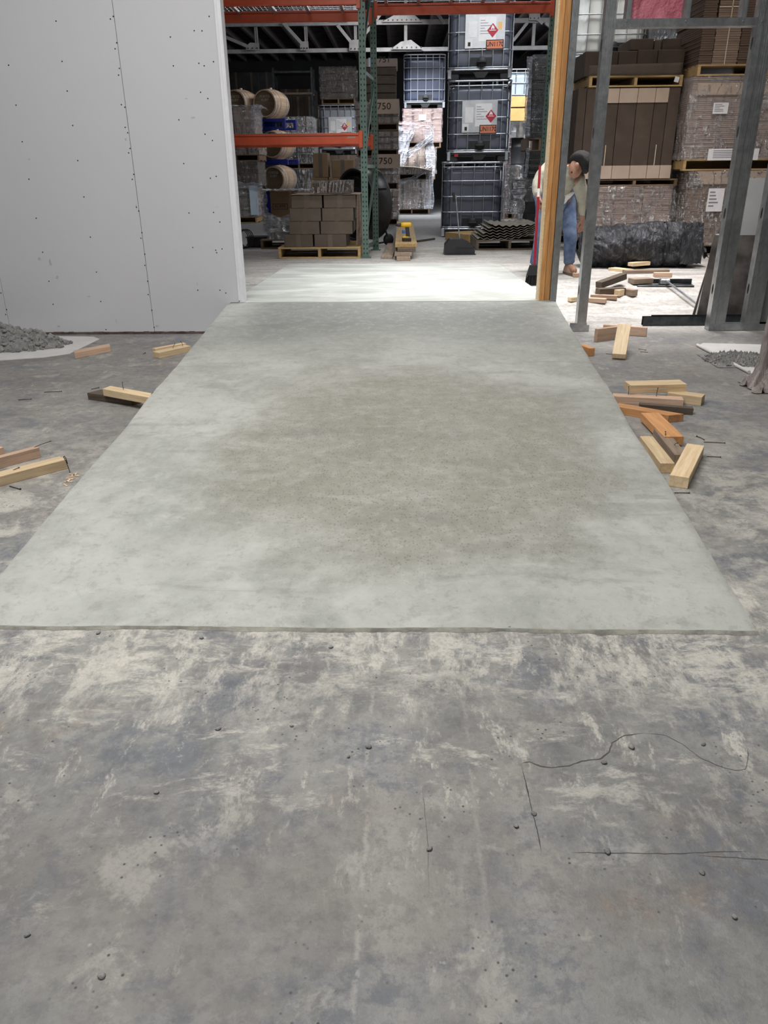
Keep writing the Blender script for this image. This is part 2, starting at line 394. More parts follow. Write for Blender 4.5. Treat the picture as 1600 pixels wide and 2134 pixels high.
M['pine'] = woodmat('pale_pine', (0.84, 0.66, 0.42), (0.72, 0.53, 0.32), (0.46, 0.31, 0.17))
M['pine_orange'] = woodmat('orange_pine', (0.72, 0.37, 0.16), (0.58, 0.28, 0.11), (0.35, 0.15, 0.06))
M['wood_grey'] = woodmat('weathered_wood', (0.36, 0.28, 0.21), (0.27, 0.20, 0.15), (0.13, 0.10, 0.07))
M['wood_dark'] = woodmat('dark_weathered_wood', (0.14, 0.105, 0.075), (0.09, 0.07, 0.05), (0.04, 0.03, 0.02))
M['wood_pink'] = woodmat('pinkish_sawn_wood', (0.66, 0.46, 0.33), (0.55, 0.37, 0.26), (0.34, 0.22, 0.15))
M['pallet'] = woodmat('pallet_wood', (0.50, 0.34, 0.15), (0.38, 0.25, 0.11), (0.20, 0.12, 0.05))
M['pallet_dull'] = woodmat('dull_pallet_wood', (0.26, 0.17, 0.10), (0.19, 0.12, 0.07), (0.08, 0.05, 0.03))
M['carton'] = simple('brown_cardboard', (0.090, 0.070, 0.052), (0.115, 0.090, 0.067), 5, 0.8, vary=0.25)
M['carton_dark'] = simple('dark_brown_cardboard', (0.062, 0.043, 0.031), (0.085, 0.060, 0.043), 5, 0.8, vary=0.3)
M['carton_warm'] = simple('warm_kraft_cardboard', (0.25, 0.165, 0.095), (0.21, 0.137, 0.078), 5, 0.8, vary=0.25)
M['carton_pink'] = simple('pinkish_cardboard', (0.34, 0.26, 0.225), (0.40, 0.315, 0.27), 5, 0.8, vary=0.2)
M['carton_light'] = simple('pale_cardboard', (0.47, 0.36, 0.28), (0.53, 0.42, 0.33), 5, 0.8)
M['sheets'] = simple('stacked_sheet_card', (0.20, 0.14, 0.10), (0.30, 0.215, 0.155), 3, 0.8, stretch=(1, 1, 30), vary=0.2)
M['sheets_pink'] = simple('stacked_pink_card', (0.36, 0.27, 0.235), (0.45, 0.35, 0.305), 3, 0.8, stretch=(1, 1, 30), vary=0.2)
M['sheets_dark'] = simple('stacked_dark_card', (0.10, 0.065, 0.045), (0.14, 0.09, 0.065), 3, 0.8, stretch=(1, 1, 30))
M['gold'] = simple('yellow_cardboard', (0.72, 0.40, 0.14), (0.80, 0.50, 0.20), 4, 0.75, vary=0.2)
M['tape'] = simple('carton_tape', (0.105, 0.082, 0.060), (0.13, 0.10, 0.075), 5, 0.35)
M['flapline'] = simple('carton_flap_edge', (0.36, 0.30, 0.24), None, 5, 0.7)
M['wrap'] = wrap_material('stretch_film')
M['wrap_milky'] = wrap_material('milky_stretch_film', (0.80, 0.80, 0.84), 0.55, 0.35)
M['wrap_white'] = wrap_material('white_plastic_film', (0.82, 0.84, 0.92), 1.1, 0.08, 7)
M['wrap_pink'] = wrap_material('pink_plastic_film', (0.80, 0.62, 0.64), 0.6, 0.12, 7)
M['film_clear'] = wrap_material('shiny_clear_film', (0.7, 0.7, 0.72), 0.14, 0.75, 8)
M['orange'] = simple('orange_rack_paint', (0.66, 0.105, 0.04), (0.56, 0.085, 0.033), 6, 0.42, 0.0, 0.05)
M['green'] = simple('green_rack_paint', (0.095, 0.16, 0.135), (0.12, 0.19, 0.16), 8, 0.42, 0.1, 0.06)
M['hole'] = simple('dark_hole', (0.008, 0.008, 0.008), None, 5, 0.9)
M['black'] = simple('black_plastic', (0.018, 0.019, 0.021), (0.03, 0.031, 0.034), 6, 0.42)
M['black_soft'] = simple('matt_black_plastic', (0.012, 0.013, 0.015), (0.02, 0.021, 0.023), 6, 0.6)
M['tank'] = simple('slate_blue_tank_plastic', (0.085, 0.097, 0.13), (0.11, 0.124, 0.16), 2.5, 0.32, bump=0.05)
M['tank_grey'] = simple('grey_tank_plastic', (0.25, 0.27, 0.31), (0.32, 0.34, 0.38), 2.5, 0.35, bump=0.05)
M['tank_blue'] = simple('dark_blue_tank_plastic', (0.03, 0.04, 0.075), (0.05, 0.06, 0.10), 2.5, 0.4, bump=0.05)
M['tank_white'] = simple('white_tank_plastic', (0.78, 0.79, 0.76), (0.85, 0.86, 0.83), 2.5, 0.35, bump=0.05)
M['tank_ice'] = simple('ice_blue_tank_plastic', (0.58, 0.70, 0.85), (0.70, 0.80, 0.92), 2.5, 0.35, bump=0.05)
M['plate'] = simple('bare_label_plate', (0.50, 0.52, 0.54), (0.60, 0.62, 0.64), 10, 0.3, 0.3, 0.05)
M['paper'] = simple('white_paper', (0.74, 0.73, 0.74), (0.80, 0.79, 0.80), 20, 0.6, bump=0.03)
M['ink'] = simple('grey_print', (0.22, 0.22, 0.24), None, 20, 0.6)
M['marker'] = simple('black_marker_ink', (0.015, 0.013, 0.013), None, 20, 0.6)
M['hazred'] = simple('hazard_red', (0.44, 0.025, 0.045), None, 20, 0.45)
M['hazorange'] = simple('hazard_orange', (0.66, 0.20, 0.10), None, 20, 0.45)
M['red'] = simple('red_plastic', (0.26, 0.012, 0.02), (0.30, 0.015, 0.025), 8, 0.3, bump=0.03)
M['blue_rack'] = simple('blue_rack_paint', (0.012, 0.025, 0.22), (0.018, 0.03, 0.28), 8, 0.45)
M['stave'] = woodmat('barrel_oak', (0.62, 0.47, 0.34), (0.54, 0.38, 0.26), (0.38, 0.26, 0.17))
M['head'] = woodmat('barrel_head_oak', (0.20, 0.145, 0.085), (0.155, 0.11, 0.065), (0.09, 0.06, 0.035))
M['hoop'] = simple('barrel_hoop_steel', (0.30, 0.29, 0.30), (0.42, 0.40, 0.41), 9, 0.45, 0.6)
M['chalk'] = simple('white_stencil', (0.45, 0.42, 0.38), None, 30, 0.8)
M['truss'] = simple('white_truss_paint', (0.24, 0.24, 0.245), (0.34, 0.335, 0.34), 6, 0.5)
M['deck'] = simple('roof_deck', (0.10, 0.088, 0.088), (0.14, 0.125, 0.122), 2, 0.8)
M['joist_wood'] = simple('roof_joist_wood', (0.10, 0.088, 0.085), (0.14, 0.12, 0.115), 3, 0.8)  # joist wood in its own tone, close to the deck
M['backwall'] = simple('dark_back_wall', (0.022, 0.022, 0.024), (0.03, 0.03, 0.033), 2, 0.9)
M['sidewall'] = simple('painted_block_wall', (0.25, 0.25, 0.25), (0.30, 0.30, 0.30), 2, 0.9)
M['rubble'] = simple('grey_mortar_rubble', (0.20, 0.20, 0.195), (0.34, 0.335, 0.32), 14, 0.9, bump=0.6, bdist=0.01)
M['whiteboard'] = simple('white_sheet', (0.62, 0.61, 0.59), (0.72, 0.71, 0.69), 5, 0.6)
M['tarp'] = None
M['nail'] = simple('rusty_nail_steel', (0.045, 0.035, 0.03), None, 30, 0.5, 0.5)
M['slurry'] = simple('slurry_crust', (0.17, 0.165, 0.14), (0.42, 0.405, 0.35), 9, 0.95, bump=0.5, bdist=0.01)
M['crack'] = simple('crack_dirt', (0.075, 0.07, 0.06), (0.13, 0.12, 0.105), 20, 0.95)
M['skin'] = simple('skin', (0.30, 0.15, 0.10), (0.36, 0.185, 0.125), 12, 0.55, bump=0.05)
M['shirt'] = simple('pale_sage_shirt_cloth', (0.30, 0.29, 0.235), (0.38, 0.37, 0.30), 10, 0.85, bump=0.4, bdist=0.01)
M['jeans'] = simple('blue_denim', (0.03, 0.06, 0.15), (0.17, 0.23, 0.35), 4.5, 0.85, bump=0.4, bdist=0.01)
M['hair'] = simple('black_hair', (0.006, 0.005, 0.006), (0.012, 0.010, 0.010), 20, 0.8, bump=0.6, bdist=0.01)
M['shoe'] = simple('tan_work_shoe', (0.33, 0.22, 0.16), (0.42, 0.30, 0.22), 9, 0.6)
M['sole'] = simple('shoe_sole', (0.16, 0.11, 0.08), None, 9, 0.7)
M['yellow'] = simple('yellow_tool_plastic', (0.75, 0.46, 0.02), None, 9, 0.4)
M['bluep'] = simple('blue_plastic', (0.02, 0.12, 0.42), None, 9, 0.4)
M['corr'] = simple('weathered_corrugated_sheet', (0.20, 0.19, 0.155), (0.29, 0.275, 0.23), 6, 0.7)
M['insul'] = simple('pink_insulation', (0.40, 0.09, 0.13), (0.52, 0.17, 0.21), 7, 0.6, bump=0.8, bdist=0.02)
M['strap'] = simple('white_strap', (0.66, 0.55, 0.42), None, 9, 0.5)
M['foil'] = simple('silver_foil', (0.75, 0.75, 0.77), None, 9, 0.25, 0.9)
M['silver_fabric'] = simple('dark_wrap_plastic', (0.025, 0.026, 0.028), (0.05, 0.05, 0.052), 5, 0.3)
M['greyboard'] = simple('grey_wall_board', (0.25, 0.255, 0.25), (0.28, 0.285, 0.28), 3, 0.7)
M['darkboard'] = simple('stained_dark_board', (0.035, 0.03, 0.027), (0.12, 0.105, 0.095), 5, 0.35, bump=0.2)
def tarp_material():
    m = NT('black_tarpaulin'); P = m.pos()
    n1 = m.noise(P, 5, 6, 0.65, 1.2); n2 = m.noise(m.map(P, (3, 1, 1.5), (0, 0.5, 0)), 7, 5, 0.6, 1.5)
    col = m.mix(m.sstep(n2, 0.45, 0.75), (0.018, 0.019, 0.023), (0.10, 0.105, 0.12))
    return m.fin(col, m.add(0.28, m.mul(n1, 0.3)), 0, m.bump(m.add(n1, n2), 0.8, 0.03))
M['tarp'] = tarp_material()
def poly_material():
    m = NT('dusty_poly_sheet'); P = m.pos()
    n1 = m.noise(m.map(P, (6, 6, 1.2), (0, 0.2, 0)), 3, 5, 0.6, 1.0)
    col = m.mix(m.sstep(n1, 0.35, 0.65), (0.24, 0.20, 0.19), (0.36, 0.32, 0.30))
    return m.fin(col, 0.38, 0, m.bump(n1, 0.7, 0.03))
M['poly'] = poly_material()

# ------------------------------------------------------------------ structure: floor, ramp, slab, walls, roof
rnd = random.Random(7)
ys = [-4 + i*0.6 for i in range(18)] + [6.8] + [6.9 + 0.1*i for i in range(21)] + [9.4, 10, 11, 12, 14, 16, 20, 24, 28, 33.2]
ys = sorted(set(round(v, 3) for v in ys)); xs = [-9 + i*0.75 for i in range(25)]
fm = MB()
fm.add([(x, y, floorz(y)) for y in ys for x in xs],
       [(j*25+i, j*25+i+1, (j+1)*25+i+1, (j+1)*25+i) for j in range(len(ys)-1) for i in range(24)], smooth=True)
floor = obj('floor', fm, M['floor'], kind='structure')

# ramp: foot line (Y, lip height), top line at the wall plane
rz0 = 0.010
FL = onz(-89, 1301, rz0); FR = onz(1579, 1313, rz0); TL = onz(474, 633, ZB); TR = onz(1164, 634, ZB)
TL.y = WY - 0.001; TR.y = WY - 0.001
def ramp_fn(u, v):
    a = FL.lerp(TL, v); b = FR.lerp(TR, v); p = a.lerp(b, u)
    e = min(u, 1-u)*(b-a).length
    p.z += -0.006*max(0, 1-e/0.03)**2 + 0.0022*nz(p.x*1.6, p.y*1.6)
    if v < 0.012: p.z -= 0.004*(1-v/0.012)
    wob = 0.010*nz(0.7, p.y*1.7) + 0.004*nz(3.1, p.y*9)
    if u == 0: p.x -= wob
    if u == 1: p.x += wob
    if v == 0: p.y += 0.012*nz(p.x*2.1, 5) + 0.004*nz(p.x*14, 5)
    return p
NU, NV = 44, 90
us = [0, 0.004, 0.012] + [0.03 + 0.94*i/(NU-6) for i in range(NU-5)] + [0.988, 0.996, 1]
vs_ = [0, 0.004, 0.012] + [0.02 + 0.98*i/(NV-3) for i in range(NV-2)]
rm = MB(); nu = len(us)
P0 = [ramp_fn(u, v) for v in vs_ for u in us]
rm.add(P0, [(j*nu+i, j*nu+i+1, (j+1)*nu+i+1, (j+1)*nu+i) for j in range(len(vs_)-1) for i in range(nu-1)], smooth=True)
def skirt(idx, off):
    top = [P0[i] for i in idx]; bot = [Vector((p.x+off[0], p.y+off[1], -0.002)) for p in top]; n = len(top)
    rm.add(top+bot, [(i, i+1, n+i+1, n+i) for i in range(n-1)])
skirt([j*nu for j in range(len(vs_))], (-0.006, 0)); skirt([j*nu+nu-1 for j in range(len(vs_))], (0.006, 0))
skirt(list(range(nu)), (0, -0.004)); skirt([(len(vs_)-1)*nu+i for i in range(nu)], (0, 0))
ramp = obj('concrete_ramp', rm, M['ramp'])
tag(ramp, 'freshly poured grey-green concrete ramp rising from the old floor to the doorway', 'ramp')
# thin crust of slurry along the foot of the ramp
lip = MB()
def lipf(u, v):
    p = ramp_fn(u, 0); a = [0.0, 0.5, 1.0][int(round(v*2))]
    wd = 0.012 + 0.016*max(0, nz(p.x*7, 2.2)) + 0.01*max(0, nz(p.x*30, 1))
    return Vector((p.x, p.y - a*wd + 0.003, [0.007, 0.005, 0.0006][int(round(v*2))] ))
lip.grid(lipf, 220, 2); obj('slurry_edge', lip, M['slurry'], ramp)

# level slab through the doorway
S1 = onz(507, 612, ZB+0.004); S2 = onz(593, 553, ZB+0.004); S3 = onz(1062, 563, ZB+0.004); S4 = onz(1117, 594, ZB+0.004)
SB = onz(820, 549, ZB+0.004).y
def ext(a, b, Y): t = (Y-a.y)/(b.y-a.y); return a.x + (b.x-a.x)*t
slab = MB(); zt = ZB + 0.004
slab.prism([(ext(S1, S2, WY), WY), (ext(S4, S3, WY)-0.10, WY), (ext(S4, S3, SB-0.25), SB-0.25), (ext(S4, S3, SB)-0.08, SB), (ext(S1, S2, SB)+0.03, SB)], 0.0, zt)
def slabmat():
    m = NT('doorway_concrete'); P = m.pos()
    n1 = m.noise(m.map(P, (0.8, 2.4, 1)), 1.8, 6, 0.62, 0.5); n2 = m.noise(P, 7, 5, 0.6)
    col = m.mix(m.sstep(n1, 0.34, 0.66), (0.46, 0.48, 0.44), (0.68, 0.69, 0.66))
    return m.fin(col, m.add(0.28, m.mul(n2, 0.3)), 0, m.bump(n2, 0.15, 0.004))
M['slab'] = slabmat()
sl = obj('concrete_slab', slab, M['slab']); tag(sl, 'smooth level concrete slab running through the doorway at the top of the ramp', 'slab')

# left partition wall of grey drywall
XJ = ony(498, 628, WY).x; XS1 = ony(322, 692, WY).x; XS2 = ony(21, 686, WY).x
wl = thing('wall_left', None, None, (0, 0, 0)); wl['kind'] = 'structure'
edges = [XJ, XS1, XS2, XS2-1.24, XS2-2.48, XS2-3.7]
for i in range(5):
    b = MB().box(edges[i+1]+0.0016, edges[i]-0.0016, 0, 0.0127, 0.018, 4.25, ch=0.002)
    obj('drywall_sheet', b, M['drywall'], wl, loc=(0, WY, 0))
    obj('drywall_sheet', MB().box(edges[i+1]+0.002, edges[i]-0.002, 0, 0.0127, ZB+0.004, 4.25), M['drywall'], wl, loc=(0, WY+0.1, 0))
sc_pts = [(356,134),(394,390),(427,578),(462,797),(494,1020),(533,1251),(574,1506),(612,1728),(640,1915),(55,414),(102,668),(141,900),(184,1138),(230,1386),(271,1602),(311,1786),(337,1933),
 (719,104),(701,121),(741,272),(731,310),(758,434),(753,477),(771,665),(793,681),(795,809),(811,843),(826,943),(817,971),(849,1107),(840,1139),(881,1340),(866,1316),(901,1478),(895,1513),(920,1614),(920,1686),(938,1786),(941,1871),(965,1970),(979,2079),(673,2093),
 (1082,235),(1101,418),(1136,761),(1167,1039),(1200,1353),(1224,1572),(1256,1843),(1233,195),(1283,196),(1328,104),(1356,392),(1297,418),(1263,402),(1274,586),(1320,626),(1302,852),(1349,893),(1336,1132),(1373,1120),(1356,1349),(1396,1410),(1370,1589),(1410,1581),(1376,1605),(1397,1843),(1434,1861),(42,1966),(36,1998),(6,1861)]
sm_ = MB()
for (a, b) in sc_pts:
    p = ony(a/3.048, b/3.048, WY)
    sm_.tube((p.x, WY-0.0012, p.z), (p.x, WY+0.001, p.z), 0.0052, 7)
obj('screw_heads', sm_, M['hole'], wl, kind='stuff')
# faint scuffs, as thin smears of grime on the sheets
smear = MB()
for (px, py, wd, ht) in ((82, 540, 8, 9), (105, 548, 6, 16), (119, 578, 7, 9), (185, 618, 8, 3), (262, 290, 4, 6), (284, 432, 3, 12), (242, 668, 2, 10), (122, 680, 8, 4), (328, 680, 8, 6), (402, 245, 11, 4), (388, 206, 8, 2), (60, 332, 5, 4), (411, 592, 2, 8)):
    p = ony(px, py, WY); k = 0.00425
    vs2 = []; 
    for i in range(14):
        a = i*2*math.pi/14; r = 0.6+0.5*rnd.random(); vs2.append((p.x+wd*0.5*k*r*math.cos(a), WY-0.0006, p.z+ht*0.5*k*r*math.sin(a)))
    smear.add(vs2, [tuple(range(14))])
M['scuff'] = simple('grime_scuff', (0.42, 0.42, 0.43), (0.60, 0.60, 0.62), 60, 0.9)
obj('scuff_marks', smear, M['scuff'], wl, kind='stuff')
# torn, stained bottom edge and white jamb
tb = MB()
for i in range(60):
    x0 = XJ - 0.15 - i*0.045; tb.box(x0-0.045, x0, -0.004-0.004*rnd.random(), 0.006, 0.0, 0.014+0.010*rnd.random())
M['torn'] = simple('torn_damp_paper', (0.07, 0.04, 0.035), (0.15, 0.11, 0.10), 20, 0.9)
obj('torn_paper_edge', tb, M['torn'], wl, loc=(0, WY, 0), kind='stuff')
tr1 = thing('trim_1', None, None); tr1['kind'] = 'structure'
obj('jamb_board', MB().box(XJ+0.004, XJ+0.046, -0.002, 0.125, ZB+0.004, 4.25, ch=0.002), M['white_paint'], tr1, loc=(0, WY, 0))
obj('corner_strip', MB().box(XJ-0.002, XJ+0.018, -0.007, -0.0022, ZB+0.02, 4.25, ch=0.001), M['white_paint'], tr1, loc=(0, WY, 0))

# right stud wall: timber post, steel studs, tracks, window head, insulation
wr = thing('wall_right', None, None); wr['kind'] = 'structure'
def stud_profile(wd, dp, t=0.0016, lip=0.008):
    """C section opening to +x: web on the left"""
    return [(0,0),(wd,0),(wd,lip),(wd-t,lip),(wd-t,t),(t,t),(t,dp-t),(wd-t,dp-t),(wd-t,dp-lip),(wd,dp-lip),(wd,dp),(0,dp)]
def stud(x, z0, z1, wd=0.045, dp=0.09, flip=False, mat='galv', nm='steel_stud'):
    pr = stud_profile(wd, dp)
    if flip: pr = [(wd-a, b) for a, b in reversed(pr)]
    b = MB().prism(pr, z0, z1)
    o = obj(nm, b, M[mat], wr, loc=(x, WY, 0))
    rb = MB()
    for fx in (0.28, 0.5, 0.72): rb.box(wd*fx-0.0015, wd*fx+0.0015, -0.0012, 0.0004, z0+0.01, z1-0.01)
    obj('pressed_rib', rb, M[mat], o)
    sx = wd if flip else 0
    kn = MB(); zz = z0 + 0.35
    while zz < z1 - 0.2:
        pts = []
        kn.add([(sx + (0.0006 if flip else -0.0006), dp/2+0.017*math.cos(a), zz+0.045*math.sin(a)) for a in [i*math.pi/6 for i in range(12)]], [tuple(range(12))])
        zz += 0.61
    obj('knockout', kn, M['hole'], o)
    return o
PX0 = ony(1122, 629, WY).x
zr = ZB+0.004
obj('timber_stud', MB().box(0, 0.040, 0, 0.095, zr, 4.25, ch=0.002), M['post'], wr, loc=(PX0+0.004, WY, 0))
obj('timber_stud', MB().box(0, 0.046, 0.006, 0.10, zr, 4.25, ch=0.002), M['post2'], wr, loc=(PX0+0.046, WY, 0))
pm = None
for c in wr.children:
    if c.name.startswith('timber_stud'):
        # grain must run up the post: the wood material grains along local x, so turn the mesh
        me = c.data
        for v in me.vertices: v.co = Vector((v.co.z, v.co.x, v.co.y))
        c.matrix_local = Matrix.Translation(c.location) @ Matrix(((0,1,0,0),(0,0,1,0),(1,0,0,0),(0,0,0,1)))
obj('plywood_strip', MB().box(-0.010, 0.003, 0.0, 0.11, zr, 4.25), M['pine'], wr, loc=(PX0, WY, 0))
st1 = PX0+0.096; stud(st1, 0.0, 4.25, 0.055, 0.092, flip=False)
X2 = ony(1198, 690, WY).x; s2 = stud(X2+0.012, 0.0, 4.25, 0.080, 0.092)
X3 = ony(1475, 690, WY).x; stud(X3, 0.0, 4.25, 0.050, 0.092, mat='galv'); stud(X3+0.052, 0.0, 4.25, 0.085, 0.090, flip=True)
X4 = ony(1548, 690, WY).x; stud(X4, 0.0, 4.25, 0.045, 0.092); stud(X4+0.046, 0.0, 4.25, 0.085, 0.09, flip=True)
ZH = zat(46, WY, 1450)
def track(x0, x1, z, up=True, nm='steel_track'):
    h = 0.055; t = 0.0016; s = 1 if up else -1
    pr = [(-0.002, 0), (0.096, 0), (0.096, s*h), (0.094, s*h), (0.094, s*t), (0.0, s*t), (0.0, s*h), (-0.002, s*h)]
    b = MB(); n = len(pr); vs = [(x0, y, zz) for y, zz in pr]+[(x1, y, zz) for y, zz in pr]
    b.add(vs, [tuple(range(n)), tuple(reversed(range(n, 2*n)))]+[(i, n+i, n+(i+1) % n, (i+1) % n) for i in range(n)])
    return obj(nm, b, M['galv'], wr, loc=(0, WY, z))
track(X2+0.09, X3+0.0, ZH-0.028); track(X3+0.0, 4.2, 0.0025); track(X3+0.14, X4, ZH-0.028)
track(X2-0.03, X2+0.12, 0.0025)
for px in (1305, 1428, 1546):
    xx = ony(px, 30, WY).x; stud(xx, ZH, 4.25, 0.036, 0.09, nm='cripple_stud')
scm = MB()
for px in (1306, 1429, 1548, 1588):
    p = ony(px, 44, WY); scm.tube((p.x, -0.0075, p.z), (p.x, -0.001, p.z), 0.006, 8)
obj('screw_head', scm, M['cage'], wr, loc=(0, WY, 0))
ins = MB(); xi0 = ony(1315, 20, WY).x; xi1 = ony(1425, 20, WY).x; zi = zat(37, WY, 1370)
ins.grid(lambda u, v: Vector((xi0+(xi1-xi0)*u, 0.035+0.02*nz(u*4, v*7, 2)+0.012*nz(u*11, v*20), zi+(4.2-zi)*v)), 24, 50)
obj('insulation_batt', ins, M['insul'], wr, loc=(0, WY, 0))
dwx = ony(1580, 690, WY).x + 0.02
obj('drywall_sheet', MB().box(dwx+0.02, 4.2, 0.094, 0.107, 0.01, ZH-0.5, ch=0.002), M['greyboard'], wr, loc=(0, WY, 0))

# outer shell
def struct(name, b, mat): o = obj(name, b, M[mat]); o['kind'] = 'structure'; return o
struct('wall_back', MB().box(-9.2, 9.2, 33.0, 33.2, 0, 5.3), 'backwall')
struct('wall_side_left', MB().box(-9.2, -9.0, -4, 33, 0, 5.3), 'backwall')
struct('wall_side_right', MB().box(9.0, 9.2, -4, 33, 0, 5.3), 'backwall')
struct('wall_front', MB().box(-9.2, 9.2, -4.2, -4.0, 0, 5.3), 'sidewall')
ceil = struct('ceiling', MB().box(-9.2, 9.2, -4.2, 33.2, 5.28, 5.4), 'deck')
j = MB().box(-0.04, 0.04, 0, 26, -0.2, 0)
jm = j.mesh('joist'); jm.materials.append(M['joist_wood'])
for i in range(26):
    o = bpy.data.objects.new('joist', jm); COL.objects.link(o); o.parent = ceil; o.location = (-7.5+i*0.6, 7.0, 5.28)
rib = MB()
for i in range(120): rib.box(-8.9, 8.9, 7.5+i*0.21, 7.6+i*0.21, 5.255, 5.281)
obj('deck_rib', rib, M['deck'], ceil, kind='stuff')

# roof truss seen between the racks
TY = 21.0
tt = thing('roof_truss', 'white-painted steel roof truss with bolted gusset plates spanning the dark hall', 'truss', (0, TY, 0))
def tp(px, py): p = ony(px, py, TY); return Vector((p.x, 0, p.z))
zc = tp(700, 105).z; zm = tp(700, 48).z
def bar(nm, a, b, wd=0.085, dp=0.06):
    a, b = Vector(a), Vector(b); d = b-a; ang = math.atan2(d.z, d.x)
    Mx = Matrix.Translation(a) @ Matrix.Rotation(-ang, 4, 'Y')
    m_ = MB().box(0, d.length, -dp/2, dp/2, -wd/2, wd/2, M=Mx, ch=0.008)
    m_.box(0, d.length, -dp/2-0.012, -dp/2+0.004, -wd/2, -wd/2+0.014, M=Mx)
    return obj(nm, m_, M['truss'], tt)
bar('bottom_chord', (-8.9, 0, zc), (8.9, 0, zc)); bar('middle_chord', (-8.9, 0, zm), (8.9, 0, zm), 0.10)
for px in (432, 535, 638, 741, 845, 948, 1110):
    a = tp(px, 105); a.z = zc; b = Vector((a.x, 0, 5.2)); bar('vertical_strut', a+Vector((0, 0.05, 0)), b+Vector((0, 0.05, 0)), 0.075)
for (x0, y0, x1, y1) in ((440, 65, 518, 98), (590, 48, 630, 92), (703, 53, 735, 93), (784, 46, 754, 78), (1068, 86, 1098, 48), (1080, 10, 1130, 50), (800, 20, 780, 48), (905, 20, 925, 50), (1135, 48, 1150, 60)):
    bar('diagonal_strut', tp(x0, y0)+Vector((0, -0.05, 0)), tp(x1, y1)+Vector((0, -0.05, 0)), 0.07)
def gusset(poly):
    pts = [tp(*q) for q in poly]; g = MB(); n = len(pts)
    g.add([(p.x, -0.09, p.z) for p in pts]+[(p.x, -0.078, p.z) for p in pts], [tuple(range(n)), tuple(reversed(range(n, 2*n)))]+[(i, n+i, n+(i+1) % n, (i+1) % n) for i in range(n)])
    o = obj('gusset_plate', g, M['truss'], tt)
    bo = MB(); xs_ = [p.x for p in pts]; zmin = min(p.z for p in pts)
    k = max(3, int((max(xs_)-min(xs_))/0.10))
    for i in range(k):
        xx = min(xs_)+ (i+0.5)*(max(xs_)-min(xs_))/k; bo.tube((xx, -0.105, zmin+0.045), (xx, -0.088, zmin+0.045), 0.016, 6)
    obj('bolt', bo, M['nail'], o)
for q in (((514,105),(514,98),(522,90),(541,91),(542,106)), ((626,106),(626,88),(643,87),(644,106)), ((728,107),(728,88),(736,84),(752,84),(752,107)),
          ((813,104),(835,88),(856,84),(882,104)), ((795,47),(830,28),(858,28),(880,47)), ((690,46),(690,34),(725,34),(728,46)), ((558,47),(558,38),(582,38),(582,47)), ((1101,44),(1101,20),(1124,20),(1124,44))):
    gusset(q)

# ------------------------------------------------------------------ pallet racking
RY = 10.58; RYR = 11.65
xu = ony(762, 538, RY).x; xu2 = ony(783, 520, RYR).x
def rack_post(par, x, y, ztop):
    w_ = 0.082
    b = MB().prism([(-w_/2, 0), (w_/2, 0), (w_/2, 0.07), (w_/2-0.014, 0.07), (w_/2-0.014, 0.006), (-w_/2+0.014, 0.006), (-w_/2+0.014, 0.07), (-w_/2, 0.07)], ZB, ztop)
    o = obj('upright_post', b, M['green'], par, loc=(x, y, 0))
    h = MB(); z = ZB + 0.06
    while z < ztop - 0.05:
        for s in (-1, 1):
            cx = s*0.020; a = 0.008 if int(z*100) % 2 else 0.008
            h.add([(cx-a*0.9, -0.0012, z), (cx, -0.0012, z-0.016), (cx+a*0.9, -0.0012, z), (cx, -0.0012, z+0.016)], [(0,1,2,3)])
            h.add([(-w_/2-0.0012 if s < 0 else w_/2+0.0012, 0.035-a, z), (-w_/2-0.0012 if s < 0 else w_/2+0.0012, 0.035, z-0.016), (-w_/2-0.0012 if s < 0 else w_/2+0.0012, 0.035+a, z), (-w_/2-0.0012 if s < 0 else w_/2+0.0012, 0.035, z+0.016)], [(0,1,2,3)])
        z += 0.057
    obj('slot_holes', h, M['hole'], o, kind='stuff')
    obj('foot_plate', MB().box(-0.07, 0.07, -0.03, 0.10, ZB+0.0005, ZB+0.009), M['green'], o)
rack = thing('pallet_rack', 'pallet rack with green perforated uprights and orange load beams beyond the doorway', 'rack', (0, 0, 0))
ZT = 4.1
frames = [(xu-2.72, xu2-2.72), (xu, xu2), (ony(1160, 200, RY).x+0.01, ony(1160, 200, RY).x+0.08)]
for (xa, xb) in frames:
    rack_post(rack, xa, RY, ZT); rack_post(rack, xb, RYR, ZT)
    for (z0, z1) in ((ZB+0.12, ZB+0.12), (ZB+0.2, ZB+1.05), (ZB+1.1, ZB+1.1), (ZB+1.2, ZB+2.1), (ZB+2.15, ZB+2.15), (ZB+2.3, ZB+3.3)):
        obj('cross_brace', MB().box(0, 1, -0.012, 0.012, -0.02, 0.02), M['green'], rack).matrix_local = Matrix.Translation((xa, RY+0.05, z0)) @ (Vector((xb-xa, RYR-RY, z1-z0)).to_track_quat('X', 'Z').to_matrix().to_4x4()) @ Matrix.Diagonal((Vector((xb-xa, RYR-RY, z1-z0)).length, 1, 1, 1))
def beam(x0, x1, y, z, nm='load_beam'):
    b = MB().box(x0, x1, -0.025, 0.025, -0.06, 0.06, ch=0.003); b.box(x0, x1, 0.02, 0.045, -0.06, 0.025)
    o = obj(nm, b, M['orange'], rack, loc=(0, y, z))
    for xx in (x0, x1): obj('end_bracket', MB().box(xx-0.022, xx+0.022, -0.032, 0.03, -0.10, 0.085, ch=0.002), M['orange'], o)
    obj('beam_step', MB().box(x0+0.03, x1-0.03, -0.0262, -0.0252, 0.028, 0.034), M['hole'], o)
    return o
zl = zat(290, RY-0.03, 620); zuF = zat(5, RY-0.03, 600)+0.03; zuR = zat(28, RYR, 600)
b1 = beam(frames[0][0]+0.04, xu-0.035, RY-0.028, zl); beam(frames[0][1]+0.04, xu2-0.035, RYR-0.02, zl)
